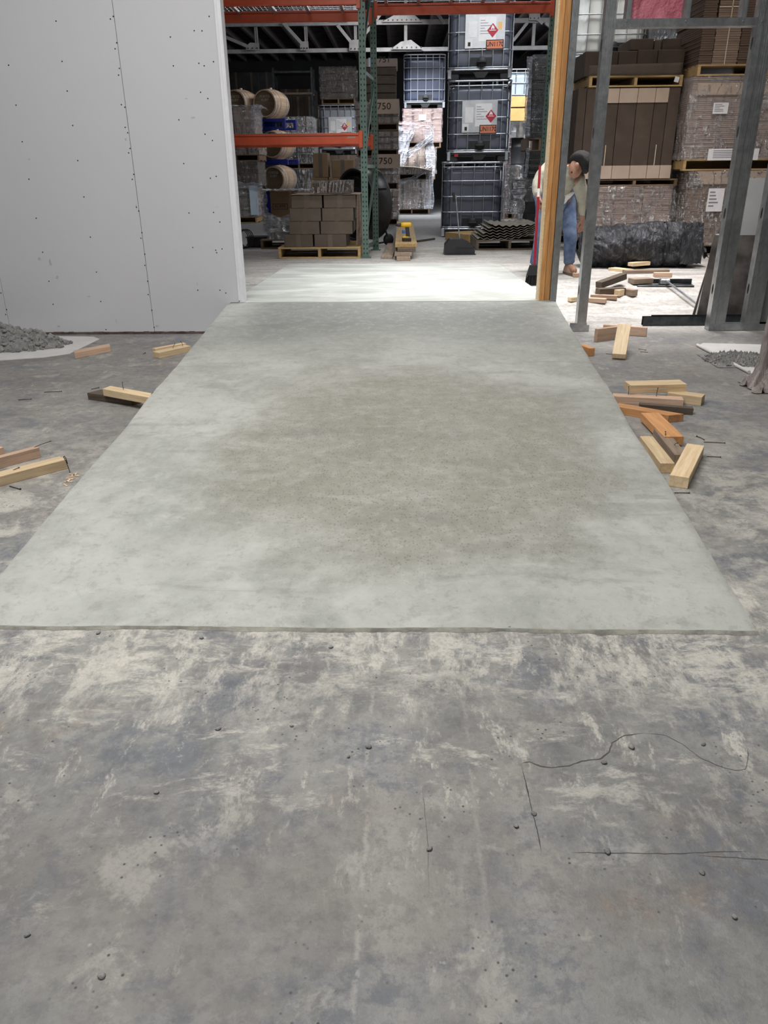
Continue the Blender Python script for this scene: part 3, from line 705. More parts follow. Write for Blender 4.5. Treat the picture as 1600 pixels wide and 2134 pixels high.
obj('beam_badge', MB().box(xu-0.20, xu-0.10, -0.0265, -0.025, 0.004, 0.022), M['flapline'], b1)
beam(frames[0][0]+0.04, xu-0.035, RY-0.028, zuF); beam(frames[0][1]+0.04, xu2-0.035, RYR-0.02, zuF+0.0)
zrr = zat(18, RYR, 960)
beam(xu2+0.035, frames[2][1]-0.03, RYR-0.02, zrr); beam(xu+0.035, frames[2][0]-0.03, RY-0.028, zrr+0.02)
def wire_deck(x0, x1, z, lbl=None):
    d = MB(); 
    k = int((x1-x0)/0.055)
    for i in range(k+1):
        xx = x0+(x1-x0)*i/k; d.box(xx-0.0025, xx+0.0025, RY-0.05, RYR+0.0, z, z+0.005)
    for i in range(11):
        yy = RY-0.03+(RYR-RY)*i/10; d.box(x0, x1, yy-0.0025, yy+0.0025, z-0.004, z+0.001)
    o = obj('wire_deck', d, M['cage'], rack)
    c = MB()
    for i in range(3):
        xx = x0+(x1-x0)*(i+0.5)/3; c.box(xx-0.02, xx+0.02, RY, RYR-0.02, z-0.04, z-0.005)
    obj('deck_channel', c, M['galv'], o)
for (x0, x1, z) in ((frames[0][0]+0.06, frames[0][0]+1.32, zuF+0.064), (frames[0][0]+1.36, xu-0.06, zuF+0.064), (frames[0][0]+0.06, frames[0][0]+1.32, zl+0.064), (frames[0][0]+1.36, xu-0.06, zl+0.064),
                    (xu+0.07, xu+1.3, zrr+0.085), (xu+1.34, frames[2][0]-0.06, zrr+0.085)): wire_deck(x0, x1, z)

# ------------------------------------------------------------------ things: lumber offcuts, nails, rubble
def lumber(px0, py0, px1, py1, w_, t, z0, mat, label, name='wood_offcut', tilt=0.0, roll=0.0, back=False, cut=0.0, group=None, nails=(), cut2=None):
    """offcut whose lower axis runs between two pixels on the plane z0; cut = bevel length of the ends"""
    f = (lambda a, b: onz(a, b, z0)) if not back else F
    a = f(px0, py0); b = f(px1, py1)
    if back: a.z += z0; b.z += z0
    d = b-a; L = Vector((d.x, d.y)).length; ang = math.atan2(d.y, d.x)
    c = (a+b)/2
    cut2 = cut if cut2 is None else cut2
    h = w_/2
    m_ = MB(); e = 0.0018
    A = [(-L/2, -h), (L/2-cut2, -h), (L/2, h), (-L/2+cut, h)]
    vs = []
    for (zz, k) in ((e, 0), (t-e, 0)):
        for (x, y) in A: vs.append((x, y, zz))
    def sh(x, y, s): return (x-(e if x > 0 else -e)*s, y-(e if y > 0 else -e)*s)
    vs += [(*sh(x, y, 1), 0) for x, y in A]+[(*sh(x, y, 1), t) for x, y in A]
    fs = [(11,10,9,8), (12,13,14,15)]
    for i in range(4):
        j = (i+1) % 4
        fs += [(i, j, 4+j, 4+i), (8+i, 8+j, j, i), (4+i, 4+j, 12+j, 12+i)]
    m_.add(vs, fs)
    r = thing(name, label, 'offcut', (c.x, c.y, c.z), ang, group)
    r.rotation_euler = (roll, -tilt, ang)
    obj('block', m_, M[mat], r)
    for (u, v, hgt, lean) in nails:
        nb = MB(); x = u*L/2; y = v*h
        p1 = Vector((x, y, t)); p2 = p1+Vector((lean*0.5, 0, hgt*0.6)); p3 = p2+Vector((lean, 0.004, hgt*0.4))
        nb.tube(p1, p2, 0.0017, 5).tube(p2, p3, 0.0017, 5).tube(p3, p3+Vector((0, 0, 0.0015)), 0.0045, 6)
        obj('bent_nail', nb, M['nail'], r)
    return r
# left of the ramp
lumber(150, 746, 236, 729, 0.09, 0.045, 0.0, 'wood_pink', 'sawn block with slanted ends lying alone beside the white rubble sheet', cut=0.05)
lumber(326, 746, 392, 731, 0.075, 0.045, 0.0, 'pine', 'pale split block against the far left edge of the ramp, the nearer of two', nails=((0.1, 0.2, 0.03, 0.02), (0.7, 0, 0.04, -0.01)))
lumber(322, 738, 386, 726, 0.04, 0.045, 0.0, 'pine', 'thin pale strip just behind the split block at the left ramp edge')
lumber(196, 829, 292, 842, 0.10, 0.045, 0.0, 'wood_dark', 'dark weathered block lying under the pale nailed block left of the ramp', cut=0.02)
lumber(226, 822, 322, 840, 0.075, 0.045, 0.0455, 'pine', 'pale block with an upright nail resting on a dark block left of the ramp', cut=-0.015, nails=((-0.35, 0.3, 0.045, -0.003), (0.9, 0, 0.02, 0.012)))
lumber(-50, 1022, 135, 973, 0.068, 0.048, 0.0, 'pine', 'long pale block at the left edge of the photo, nearest on that side', cut=0.0, nails=((-0.15, 0.1, 0.004, 0.02),))
lumber(-50, 988, 82, 952, 0.035, 0.055, 0.0, 'wood_pink', 'pinkish strip lying behind the long pale block at the left edge', nails=((0.9, 0, 0.008, 0.06),))
lumber(-30, 962, 8, 950, 0.03, 0.05, 0.0, 'wood_pink', 'short pink stub sticking in at the left edge of the photo')
# right of the ramp
lumber(1240, 712, 1292, 705, 0.035, 0.105, 0.0, 'wood_pink', 'wide sawn block standing on edge, left arm of the small cross of offcuts', nails=())
lumber(1256, 694, 1346, 701, 0.035, 0.075, 0.0, 'wood_pink', 'long sawn strip forming the back of the small cross of offcuts')
lumber(1298, 704, 1291, 727, 0.10, 0.04, 0.085, 'pine', 'pale block pointing at the camera on top of the small cross of offcuts', tilt=-0.36)
lumber(1210, 733, 1232, 742, 0.05, 0.06, 0.0, 'pine_orange', 'orange stub peeping out beside the far right edge of the ramp')
lumber(1275, 837, 1421, 845, 0.075, 0.045, 0.0, 'wood_pink', 'long pale-topped board with an upright nail at the bottom of the large offcut pile', nails=((-0.55, 0.4, 0.05, -0.002), (0.25, 0.3, 0.05, 0.002)))
lumber(1392, 833, 1463, 843, 0.085, 0.055, 0.0, 'pine', 'yellow-topped block at the right back of the large offcut pile')
lumber(1306, 815, 1421, 812, 0.11, 0.050, 0.052, 'pine', 'clean pale block lying on top at the back of the large offcut pile')
lumber(1330, 856, 1442, 861, 0.04, 0.04, 0.006, 'wood_dark', 'dark brown block lying across the front of the pale ones in the large pile', tilt=-0.04)
lumber(1282, 858, 1418, 882, 0.075, 0.045, 0.0, 'pine_orange', 'orange board with a pointed end at the front of the large offcut pile', cut2=0.06)
lumber(1352, 876, 1402, 927, 0.10, 0.045, 0.012, 'pine_orange', 'bright orange block running towards the camera below the pointed orange board')
lumber(1372, 912, 1416, 968, 0.062, 0.05, 0.0, 'wood_grey', 'greyish-pink nailed block between the orange block and the yellowish one', nails=((0.3, 0.2, 0.02, 0.02), (-0.3, -0.2, 0.02, -0.02)))
lumber(1344, 928, 1388, 986, 0.066, 0.05, 0.0, 'pine', 'yellowish block touching the right edge of the ramp, beside the greyish nailed block')
rr = lumber(1446, 948, 1412, 1016, 0.082, 0.055, 0.0, 'pine', 'split block nearest the camera on the right of the ramp, with a torn side')
spl = MB()
for i in range(26):
    x = -0.12+0.24*i/25; spl.box(x-0.008, x+0.010, -0.032-0.012*abs(nz(x*30, 2)), -0.024, 0.002, 0.02+0.02*abs(nz(x*25, 7)))
obj('torn_side', spl, M['pine'], rr, kind='stuff')
# back hall offcuts
lumber(1246, 611, 1298, 594, 0.08, 0.06, 0.055, 'wood_dark', 'dark beam offcut propped on top of the pile beside the steel stud', back=True, tilt=0.15)
lumber(1244, 618, 1298, 612, 0.09, 0.07, 0.0, 'wood_dark', 'dark block under the propped beam in the pile behind the steel stud', back=True)
lumber(1230, 620, 1285, 626, 0.05, 0.04, 0.0, 'wood_pink', 'light-topped strip at the front of the pile behind the steel stud', back=True)
lumber(1224, 627, 1262, 633, 0.07, 0.04, 0.0, 'wood_pink', 'nearest short block of the pile behind the steel stud', back=True)
lumber(1284, 620, 1300, 611, 0.06, 0.06, 0.0, 'pine', 'upright-ended pale chunk in the middle of the pile behind the steel stud', back=True)
lumber(1302, 611, 1322, 620, 0.07, 0.06, 0.0, 'wood_grey', 'rounded grey chunk at the right of the pile behind the steel stud', back=True)
lumber(1186, 630, 1207, 624, 0.05, 0.04, 0.0, 'pine', 'thin pale strip poking out left of the steel stud', back=True)
lumber(1193, 577, 1212, 577, 0.06, 0.04, 0.0, 'wood_pink', 'small pink block at the toe of the bending person', back=True)
lumber(1275, 563, 1330, 570, 0.12, 0.03, 0.0, 'pine', 'flat pale board at the left in front of the black tarpaulin', back=True)
lumber(1300, 570, 1390, 568, 0.11, 0.035, 0.0, 'wood_grey', 'broad greyish board lying in front of the black tarpaulin', back=True)
lumber(1312, 562, 1348, 559, 0.08, 0.04, 0.037, 'pine', 'small yellow block sitting on the boards in front of the black tarpaulin', back=True)
lumber(1362, 577, 1398, 577, 0.07, 0.045, 0.0, 'wood_pink', 'brown block to the right of the boards by the tarpaulin', back=True)
lumber(1314, 592, 1354, 588, 0.12, 0.05, 0.0, 'wood_grey', 'whitish board behind the left end of the grey float', back=True)

# loose nails and pebbles
def nail_mesh():
    b = MB(); b.tube((0, 0, 0.0025), (0.04, 0.001, 0.004), 0.0019, 5).tube((0.04, 0.001, 0.004), (0.078, 0.006, 0.003), 0.0019, 5).tube((0.0785, 0.006, 0.003), (0.080, 0.0062, 0.0032), 0.005, 7)
    return b.mesh('nail')
nm_ = nail_mesh(); nm_.materials.append(M['nail'])
NAILS = [(38, 834, 0.1, 1, 'between the dark block and the left picture edge'), (1262, 738, -0.5, 1, 'just in front of the small cross of offcuts, nearer the ramp'), (1330, 728, -0.9, 0.8, 'at the right of the small cross of offcuts'),
 (1468, 918, 1.8, 0.8, 'pointing at the camera behind the torn split block'), (1466, 922, -0.25, 1.3, 'long one to the right of the torn split block'), (1405, 1028, -0.15, 0.8, 'at the near end of the torn split block by the ramp edge'),
 (92, 818, 0.1, 1.4, 'longest one left of the dark block on the left side'), (20, 1014, -0.6, 1, 'under the long pale block at the left picture edge'), (298, 738, 1.1, 0.4, 'tiny one left of the split block at the far left ramp edge'),
 (1372, 893, -1.2, 0.9, 'beside the bright orange block'), (1473, 952, -0.3, 0.8, 'touching the torn side of the split block'), (1350, 735, 2.7, 0.7, 'rightmost one in front of the small cross of offcuts'), (190, 812, 0.7, 0.7, 'leaning by the left tip of the dark block')]
for (px, py, rz, s, wh) in NAILS:
    p = F(px, py); o = bpy.data.objects.new('nail', nm_); COL.objects.link(o); o.location = p; o.rotation_euler = (0, 0, rz); o.scale = (s, 1, 1)
    tag(o, 'loose rusty nail ' + wh, 'nail', 'loose nails on the floor')
wn = MB(); q = F(146, 985)
wn.path([(0, 0, 0), (-0.004, 0, 0.03), (-0.010, 0, 0.06), (-0.018, 0, 0.080), (-0.012, 0, 0.084), (-0.007, 0, 0.07), (-0.004, 0, 0.045)], 0.0018, 5)
o = obj('bent_wire', wn, M['nail'], loc=q); tag(o, 'dark bent wire loop standing up from a patch of wood chips left of the ramp', 'wire')
for i in range(9):
    p = F(135+rnd.random()*24, 986+rnd.random()*26); b = MB().box(-0.02, 0.02, -0.004, 0.004, 0, 0.002)
    o = obj('wood_chip', b, M['pine'] if i % 2 else M['wood_pink'], loc=p+Vector((0, 0, 0.001)), rot=(0, 0, rnd.random()*3))
    tag(o, '%s splintered wood chip at the foot of the bent wire' % ('pale' if i % 2 else 'pinkish'), 'wood chip', 'wood chips round the bent wire')
def pebble(seed, r):
    bm = bmesh.new(); bmesh.ops.create_icosphere(bm, subdivisions=2, radius=r)
    for v in bm.verts:
        k = 1+0.35*mnoise.noise(v.co*(1.2/r)+Vector((seed, 0, 0))); v.co = Vector((v.co.x*k*1.3, v.co.y*k, v.co.z*k*0.6+r*0.5))
    me = bpy.data.meshes.new('pebble'); bm.to_mesh(me); bm.free(); me.materials.append(M['rubble'])
    for p in me.polygons: p.use_smooth = True
    return me
PW = ['on the pale centre streak a little below the ramp foot', 'by the short faint scratch in the lower middle', 'inside the hump of the long curved crack', 'just under the dip of the long curved crack', 'right of the hump of the long curved crack',
 'left of the short slanting crack', 'at the lower left, well away from others', 'left of the centre streak, mid floor', 'on the straight crack at the right', 'in the middle of the left half of the floor', 'near the left edge of the lower floor', 'at the far right below the straight crack',
 'lying in the short slanting crack', 'just below the ramp foot at mid picture', 'at the ramp foot towards the left', 'against the ramp foot left of centre', 'against the ramp foot right of centre', 'smallest, beside the pale centre streak', 'below the right end of the straight crack', 'between the left floor and the centre streak']
pm_ = [pebble(i*7.1, 0.0065) for i in range(3)]
for k, (px, py, s) in enumerate(((768, 1558, 1), (895, 1770, .9), (1315, 1558, 1.1), (1258, 1590, .9), (1465, 1552, .8), (1075, 1722, .9), (212, 2036, .9), (455, 1520, .9), (1265, 1776, 1), (326, 1652, .8), (57, 1950, .7), (1530, 1912, .8), (1112, 1697, .8), (690, 1350, .8), (205, 1320, 1), (420, 1330, .9), (1062, 1310, 1.2), (726, 1578, .6), (1462, 1820, .8), (608, 1514, .6))):
    p = onz(px, py, 0); o = bpy.data.objects.new('pebble', pm_[k % 3]); COL.objects.link(o); o.location = p; o.scale = (s, s, s); o.rotation_euler = (0, 0, k)
    tag(o, 'tiny grey concrete pebble ' + PW[k], 'pebble', 'pebbles on the worn floor')
# cracks in the floor
def ribbon(pts, w0, z=0.0005, sub=5):
    P = [onz(a, b, 0) for a, b in pts]; Q = []
    for i in range(len(P)-1):
        for k in range(sub):
            t = k/sub; p = P[i].lerp(P[i+1], t); j = 0.002
            Q.append(Vector((p.x+j*nz(p.x*90, p.y*90), p.y+j*nz(p.x*80, p.y*70, 4), z)))
    Q.append(Vector((P[-1].x, P[-1].y, z))); b = MB(); vs = []
    for i, p in enumerate(Q):
        d = (Q[min(i+1, len(Q)-1)]-Q[max(i-1, 0)]).normalized(); n_ = Vector((-d.y, d.x, 0))
        e = min(1, i/3, (len(Q)-1-i)/3)
        ww = w0*(0.55+0.8*abs(nz(p.x*25, p.y*25, 9)))*max(0.1, e)
        vs += [p+n_*ww/2, p-n_*ww/2]
    b.add(vs, [(2*i, 2*i+1, 2*i+3, 2*i+2) for i in range(len(Q)-1)]); return b
cr = [(1088,1590),(1103,1588),(1125,1597),(1150,1600),(1185,1596),(1212,1586),(1250,1582),(1268,1568),(1275,1548),(1300,1533),(1340,1528),(1385,1532),(1420,1550),(1460,1580),(1500,1598),(1530,1606),(1553,1603),(1558,1585),(1558,1560)]
obj('crack', ribbon(cr[:11], 0.0042), M['crack'], floor); obj('crack', ribbon(cr[10:], 0.0022), M['crack'], floor)
obj('crack', ribbon([(1086,1590),(1097,1640),(1110,1695),(1120,1735),(1128,1778)], 0.0032), M['crack'], floor)
obj('crack', ribbon([(1190,1776),(1250,1778),(1320,1778),(1400,1779),(1480,1776),(1560,1774)], 0.0026), M['crack'], floor)
obj('crack', ribbon([(1455,1783),(1520,1787),(1600,1792),(1660,1796)], 0.0022), M['crack'], floor)
obj('crack', ribbon([(880,1640),(886,1700),(892,1760),(893,1860)], 0.0012), M['crack'], floor)

# rubble heaps on sheets
def heap(px_list, zmax, seed, nm, label, chunks, xr, yr, smin=0.004, srange=0.020):
    c = onz(*px_list, 0); r = thing(nm, label, 'rubble', (c.x, c.y, 0))
    def hf(u, v):
        x = (u-0.5)*2; y = (v-0.5)*2; rr_ = math.sqrt(x*x+y*y)
        base = max(0, 1-rr_**1.6)
        z = zmax*base*(0.75+0.5*nz(x*3+seed, y*3)) + (0.045*abs(nz(x*9+seed, y*9))+0.028*nz(x*26, y*26+seed)+0.012*nz(x*60, y*60))*min(1, base*6)
        return Vector((x*xr, y*yr, max(0.004, z+0.004)))
    obj('heap_surface', MB().grid(hf, 110, 90, smooth=False), M['rubble'], r, kind='stuff')
    ch = MB(); R_ = random.Random(seed)
    for i in range(chunks):
        a = R_.random()*6.28; q_ = R_.random()**0.6*1.08; x = q_*math.cos(a); y = q_*math.sin(a)
        z = zmax*max(0, 1-q_**1.6)*(0.75+0.5*nz(x*3+seed, y*3)); s = smin+srange*R_.random()**2.0
        Mx = Matrix.Translation((x*xr, y*yr, z+s*0.7+0.005)) @ Matrix.Rotation(R_.random()*3, 4, 'X') @ Matrix.Rotation(R_.random()*3, 4, 'Z')
        ch.box(-s, s, -s*0.8, s*0.8, -s*0.6, s*0.6, M=Mx, ch=s*0.3)
    obj('mortar_lumps', ch, M['rubble'], r, kind='stuff'); return r
heap((-30, 722), 0.21, 3, 'rubble_heap', 'heap of grey mortar rubble on a white sheet at the foot of the left wall', 1500, 0.66, 0.30)
hp2 = heap((1546, 752), 0.022, 11, 'rubble_scatter', 'scattered grey mortar crumbs on a plastic sheet beside the dusty draped plastic', 420, 0.26, 0.22, 0.002, 0.011)
def flat_sheet(pxs, t, mat, nm, label, cat):
    P = [onz(a, b, 0.0) for a, b in pxs]; c = sum(P, Vector())/len(P)
    b = MB().prism([(p.x-c.x, p.y-c.y) for p in P], 0.0008, t)
    o = obj(nm, b, M[mat], loc=(c.x, c.y, 0)); return tag(o, label, cat)
flat_sheet([(-260, 760), (0, 752), (90, 746), (146, 738), (208, 708), (195, 703), (60, 701), (-260, 699)], 0.006, 'whiteboard', 'white_sheet', 'white plastic sheet spread under the grey rubble heap by the left wall', 'sheet')
flat_sheet([(1452, 722), (1558, 778), (1700, 800), (1700, 722), (1465, 716)], 0.005, 'whiteboard', 'plastic_sheet', 'pale plastic sheet under the scattered mortar crumbs at the right', 'sheet')
bar_ = MB(); a = onz(1452, 722, 0); b_ = onz(1560, 779, 0)
bar_.tube((0, 0, 0.012), (b_.x-a.x, b_.y-a.y, 0.012), 0.012, 8)
o = obj('rolled_sheet_edge', bar_, M['whiteboard'], loc=a); tag(o, 'thin rolled plastic edging along the near side of the pale sheet at the right', 'edging')

# ------------------------------------------------------------------ builders: pallets, cartons, loads, IBC totes, barrels
PAL_MESH = {}
def pallet(label, loc, rz=0, w_=1.2, d=1.0, h=0.14, mat='pallet', parent=None, group=None):
    r = thing('pallet', label, 'pallet', loc, rz, group) if parent is None else obj('pallet', MB().box(-w_/2, w_/2, -0.02, 0.02, 0.02, h-0.02), M[mat], parent, loc=loc)
    key = (w_, d, h, mat)
    if key not in PAL_MESH:
        bm1 = MB().box(-w_/2, w_/2, -0.048, 0.048, 0, 0.018, ch=0.002).mesh('board'); bm1.materials.append(M[mat])
        bm2 = MB().box(-0.019, 0.019, -d/2, d/2, 0.018, h-0.018, ch=0.002).mesh('stringer'); bm2.materials.append(M[mat])
        PAL_MESH[key] = (bm1, bm2)
    bm1, bm2 = PAL_MESH[key]
    n = 7
    for i in range(n):
        y = -d/2+0.048+(d-0.096)*i/(n-1)
        obj('deck_board', bm1, None, r, loc=(0, y, h-0.018))
        if i in (0, 3, 6): obj('bottom_board', bm1, None, r, loc=(0, y, 0))
    for x in (-w_/2+0.02, 0, w_/2-0.02): obj('stringer', bm2, None, r, loc=(x, 0, 0))
    return r
CM = {}
def carton(label, loc, w_, d, h, mat='carton', rz=0, group=None, parent=None, seams=1, name='carton', lite=False):
    key = (round(w_, 3), round(d, 3), round(h, 3), mat)
    if key not in CM:
        me = MB().box(-w_/2, w_/2, -d/2, d/2, 0, h, ch=min(0.006, h*0.05)).mesh('carton'); me.materials.append(M[mat])
        tp_ = MB().box(-0.03, 0.03, -d/2-0.0012, -d/2+0.001, 0.001, h*0.999); tp_.box(-0.03, 0.03, -d/2, d/2, h-0.0005, h+0.001)
        tm = tp_.mesh('tape'); tm.materials.append(M['tape'])
        CM[key] = (me, tm)
    me, tm = CM[key]
    o = bpy.data.objects.new(name, me); COL.objects.link(o); o.location = loc; o.rotation_euler = (0, 0, rz)
    if parent is not None: o.parent = parent
    if label: tag(o, label, 'carton', group)
    if seams and not lite: obj('tape_strip', tm, None, o)
    return o
def shell(w_, d, h, amp=0.012, nu=26, nv=18, seed=0, top=True, flare=0.0):
    b = MB(); per = [(-w_/2, -d/2), (w_/2, -d/2), (w_/2, d/2), (-w_/2, d/2)]
    pts = []
    for k in range(4):
        a = per[k]; c = per[(k+1) % 4]
        m_ = nu if k % 2 == 0 else max(8, nu//2)
        for i in range(m_): pts.append((a[0]+(c[0]-a[0])*i/m_, a[1]+(c[1]-a[1])*i/m_))
    n = len(pts); vs = []
    for j_ in range(nv+1):
        z = h*j_/nv
        for (x, y) in pts:
            k = 1+ (amp*(0.6+1.0*nz(x*2.2+seed, z*9, y*2.2)+0.6*abs(nz(x*8, z*5+seed, y*8)))+flare*(1-j_/nv))/max(w_, d)*2
            vs.append((x*k, y*k, z))
    fs = [(j_*n+i, j_*n+(i+1) % n, (j_+1)*n+(i+1) % n, (j_+1)*n+i) for j_ in range(nv) for i in range(n)]
    if top: fs.append(tuple(range(nv*n, nv*n+n)))
    b.add(vs, fs, None, True); return b
def load(label, xc, Y, z0, w_, d, h, style='cartons', mat='carton', nx=3, nz_=4, wrap='wrap', pal=True, palmat='pallet_dull', rz=0, name='wrapped_load', cat='pallet load', group=None, amp=0.012, labels=(), gap=0.0, seed=None, flare=0):
    """palletised load: front face at Y, floor of the load at z0, total height h incl. pallet"""
    r = thing(name, label, cat, (xc, Y+d/2, z0), rz, group); ph = 0
    if pal: pallet(None, (0, 0, 0), w_=round(w_*0.98, 2), d=round(d*0.98, 2), h=0.13, mat=palmat, parent=r); ph = 0.13
    hh = h-ph; R_ = random.Random(int(abs(xc*100)+Y*10+z0*7))
    if style == 'cartons':
        cw = w_/nx; chh = hh/nz_
        for k in range(nz_):
            for i in range(nx):
                for dd, q_ in ((0, 2),):
                    carton(None, (-w_/2+cw*(i+0.5)+R_.uniform(-.004, .004), R_.uniform(-.004, .004), ph+chh*k), cw-0.006, d-0.02, chh*(1-gap)-0.004, mat, parent=r, lite=cw < 0.2)
    elif style == 'sheets':
        cols = nx; cw = w_/cols
        for i in range(cols):
            lay = MB(); m_ = max(8, int(hh/0.022))
            for k in range(m_):
                jx = R_.uniform(-.004, .004); jy = R_.uniform(-.006, .006)
                lay.box(-cw/2+0.003+jx, cw/2-0.003+jx, -d/2+0.01+jy, d/2-0.01, hh*k/m_+0.001, hh*(k+1)/m_-0.002)
            obj('cardboard_stack', lay, M[mat], r, loc=(-w_/2+cw*(i+0.5), 0, ph), kind='stuff')
    elif style == 'block':
        obj('bulk_pack', MB().box(-w_/2, w_/2, -d/2, d/2, ph, h, ch=0.02), M[mat], r)
    for (lx, lz, lw, lh, lm) in labels:
        o = obj('paper_label' if lm == 'paper' else 'card_strip', MB().box(-lw/2, lw/2, -0.002, 0.001, -lh/2, lh/2), M[lm], r, loc=(lx, -d/2-(0.004 if lm != 'paper' else 0.012+amp), ph+lz))
        if lm == 'paper' and lh > 0.1:
            pr = MB()
            for i in range(5): pr.box(-lw*0.4, lw*R_.uniform(-.1, .35), -0.0032, -0.0018, lh*(0.34-i*0.15)-lh*0.03, lh*(0.34-i*0.15)+lh*0.03)
            obj('print', pr, M['ink'], o, kind='stuff')
    if wrap: obj('stretch_wrap', shell(w_+0.012, d+0.012, hh+0.01, amp, seed=R_.random()*50, flare=flare), M[wrap], r, loc=(0, 0, ph-0.004))
    return r

def ring_pts(w_, d, r, z, n=4):
    pts = []
    for (cx, cy, a0) in ((w_/2-r, d/2-r, 0), (-w_/2+r, d/2-r, 90), (-w_/2+r, -d/2+r, 180), (w_/2-r, -d/2+r, 270)):
        for k in range(n+1):
            a = math.radians(a0+90*k/n); pts.append((cx+r*math.cos(a), cy+r*math.sin(a), z))
    return pts
IBCM = {}
def ibc(label, loc, rz=0, tank='tank', plates=0, group=None, mark=None, cage='cage', base='black'):
    r = thing('bulk_tote', label, 'tote', loc, rz, group)
    if 'ring' not in IBCM:
        IBCM['ring'] = MB().path(ring_pts(1.0, 1.2, 0.11, 0), 0.0095, 6, True).mesh('ring')
        IBCM['rim'] = MB().path(ring_pts(1.0, 1.2, 0.11, 0), 0.016, 8, True).mesh('rim')
        IBCM['bar'] = MB().tube((0, 0, 0.13), (0, 0, 1.15), 0.0085, 6).mesh('bar')
        b = MB()
        # bottle with soft corners and shallow vertical ribs
        def bf(u, v):
            n_ = 64; a = u
            P = ring_pts(0.95, 1.15, 0.15, 0, 6); m_ = len(P); f = u*m_; i = int(f) % m_; t = f-int(f)
            A = Vector(P[i]); B_ = Vector(P[(i+1) % m_]); p = A.lerp(B_, t)
            if v < 0.06: s = 0.90+0.10*math.sin(v/0.06*math.pi/2); z = 0.14+v*0.98
            elif v > 0.9: q_ = (v-0.9)/0.1; s = 1-0.30*(1-math.cos(q_*math.pi/2)); z = 0.14+0.9*0.98+0.075*math.sin(q_*math.pi/2)
            else: s = 1.0; z = 0.14+v*0.98
            g = 0.010*max(0, math.cos((p.x if abs(p.x) < 0.40 else p.y)*2*math.pi/0.2)) if 0.12 < v < 0.88 else 0
            k = s*(1-g*1.6)
            return Vector((p.x*k, p.y*k, z))
        b.grid(bf, 112, 22)
        b.add([bf(i/112, 1.0) for i in range(112)], [tuple(range(112))])
        IBCM['bottle'] = b.mesh('bottle')
    def part(nm, key, mat, loc=(0, 0, 0), parent=r):
        k2 = key+mat
        if k2 not in IBCM:
            me = IBCM[key].copy(); me.materials.append(M[mat]); IBCM[k2] = me
        o = bpy.data.objects.new(nm, IBCM[k2]); COL.objects.link(o); o.parent = parent; o.location = loc; return o
    part('bottle', 'bottle', tank)
    for z in (0.165, 0.40, 0.64, 0.88, 1.09): part('cage_ring', 'ring', cage, (0, 0, z))
    part('top_rim', 'rim', cage, (0, 0, 1.155)); part('bottom_rim', 'rim', cage, (0, 0, 0.135))
    for x in (-0.34, -0.17, 0.03, 0.20, 0.36):
        for y in (-0.6, 0.6): part('cage_bar', 'bar', cage, (x, y, 0))
    for y in (-0.45, -0.3, -0.15, 0, 0.15, 0.3, 0.45):
        for x in (-0.5, 0.5): part('cage_bar', 'bar', cage, (x, y, 0))
    pb = MB().box(-0.48, 0.48, -0.58, 0.58, 0.085, 0.128, ch=0.01)
    obj('pallet_tray', pb, M[base], r)
    for x in (-0.40, 0, 0.40):
        for y in (-0.50, 0, 0.50): obj('pallet_foot', MB().box(-0.08, 0.08, -0.07, 0.07, 0.0, 0.09, ch=0.012), M[base], r, loc=(x, y, 0))
    for x in (-0.40, 0.40): obj('pallet_runner', MB().box(-0.05, 0.05, -0.57, 0.57, 0.0, 0.02, ch=0.004), M[base], r, loc=(x, 0, 0))
    v = MB().lathe([(0.0, 0.06), (0.07, 0.06), (0.075, 0.05), (0.075, 0.0), (0.0, 0.0)], 20, M=Matrix.Translation((0.03, -0.585, 0.235)) @ Matrix.Rotation(math.pi/2, 4, 'X'))
    vo = obj('valve', v, M['black_soft'], r)
    obj('valve_recess', MB().prism([(-0.15, 0.30), (0.19, 0.30), (0.19, 0.16), (0.08, 0.02), (-0.04, 0.02), (-0.15, 0.16)], 0, 0.02, M=Matrix.Translation((0, -0.575, 0)) @ Matrix.Rotation(math.pi/2, 4, 'X')), M['black_soft'], r)
    obj('handle', MB().box(-0.035, 0.095, -0.675, -0.655, 0.225, 0.245, ch=0.004), M['black'], vo)
    cp = MB().lathe([(0, 0.05), (0.11, 0.05), (0.115, 0.0)], 20, M=Matrix.Translation((0, 0, 1.10)))
    obj('filler_cap', cp, M['black'], r)
    for s in (-1, 1): obj('corner_guard', MB().box(-0.03, 0.03, -0.03, 0.03, 0.0, 0.13, ch=0.008), M['cage'], r, loc=(s*0.47, -0.585, 0.01))
    if plates:
        x0, x1, z0, z1 = (-0.24, 0.37, 0.42, 0.885) if plates == 1 else (-0.27, 0.29, 0.42, 0.885)
        pl = obj('label_plate', MB().box(x0, x1, -0.618, -0.612, z0, z1, ch=0.001), M['plate'], r)
        def st(nm, a, b_, c, d_, mat, k=1): return obj(nm, MB().box(a, b_, -0.6185-0.0012*k, -0.6175, c, d_), M[mat], pl)
        st('document', x0+0.05, x0+0.18, z1-0.32, z1-0.10, 'paper')
        st('document', x0+0.21, x0+0.47, z0+0.09, z1-0.05, 'paper')
        st('document', x0+0.01, x0+0.11, z0+0.02, z0+0.13, 'paper'); st('print', x0+0.045, x0+0.085, z0+0.03, z0+0.085, 'marker', 2)
        if plates == 1: st('sticker', x0+0.50, x0+0.56, z1-0.22, z1-0.12, 'gold'); 
        pr = MB()
        for i in range(6): pr.box(x0+0.23, x0+0.30+0.05*((i*7) % 3), -0.6205, -0.6195, z1-0.10-i*0.035, z1-0.092-i*0.035)
        obj('print', pr, M['ink'], pl, kind='stuff')
        cx = x1-0.19 if plates == 1 else x1-0.10; cz = z0+0.235
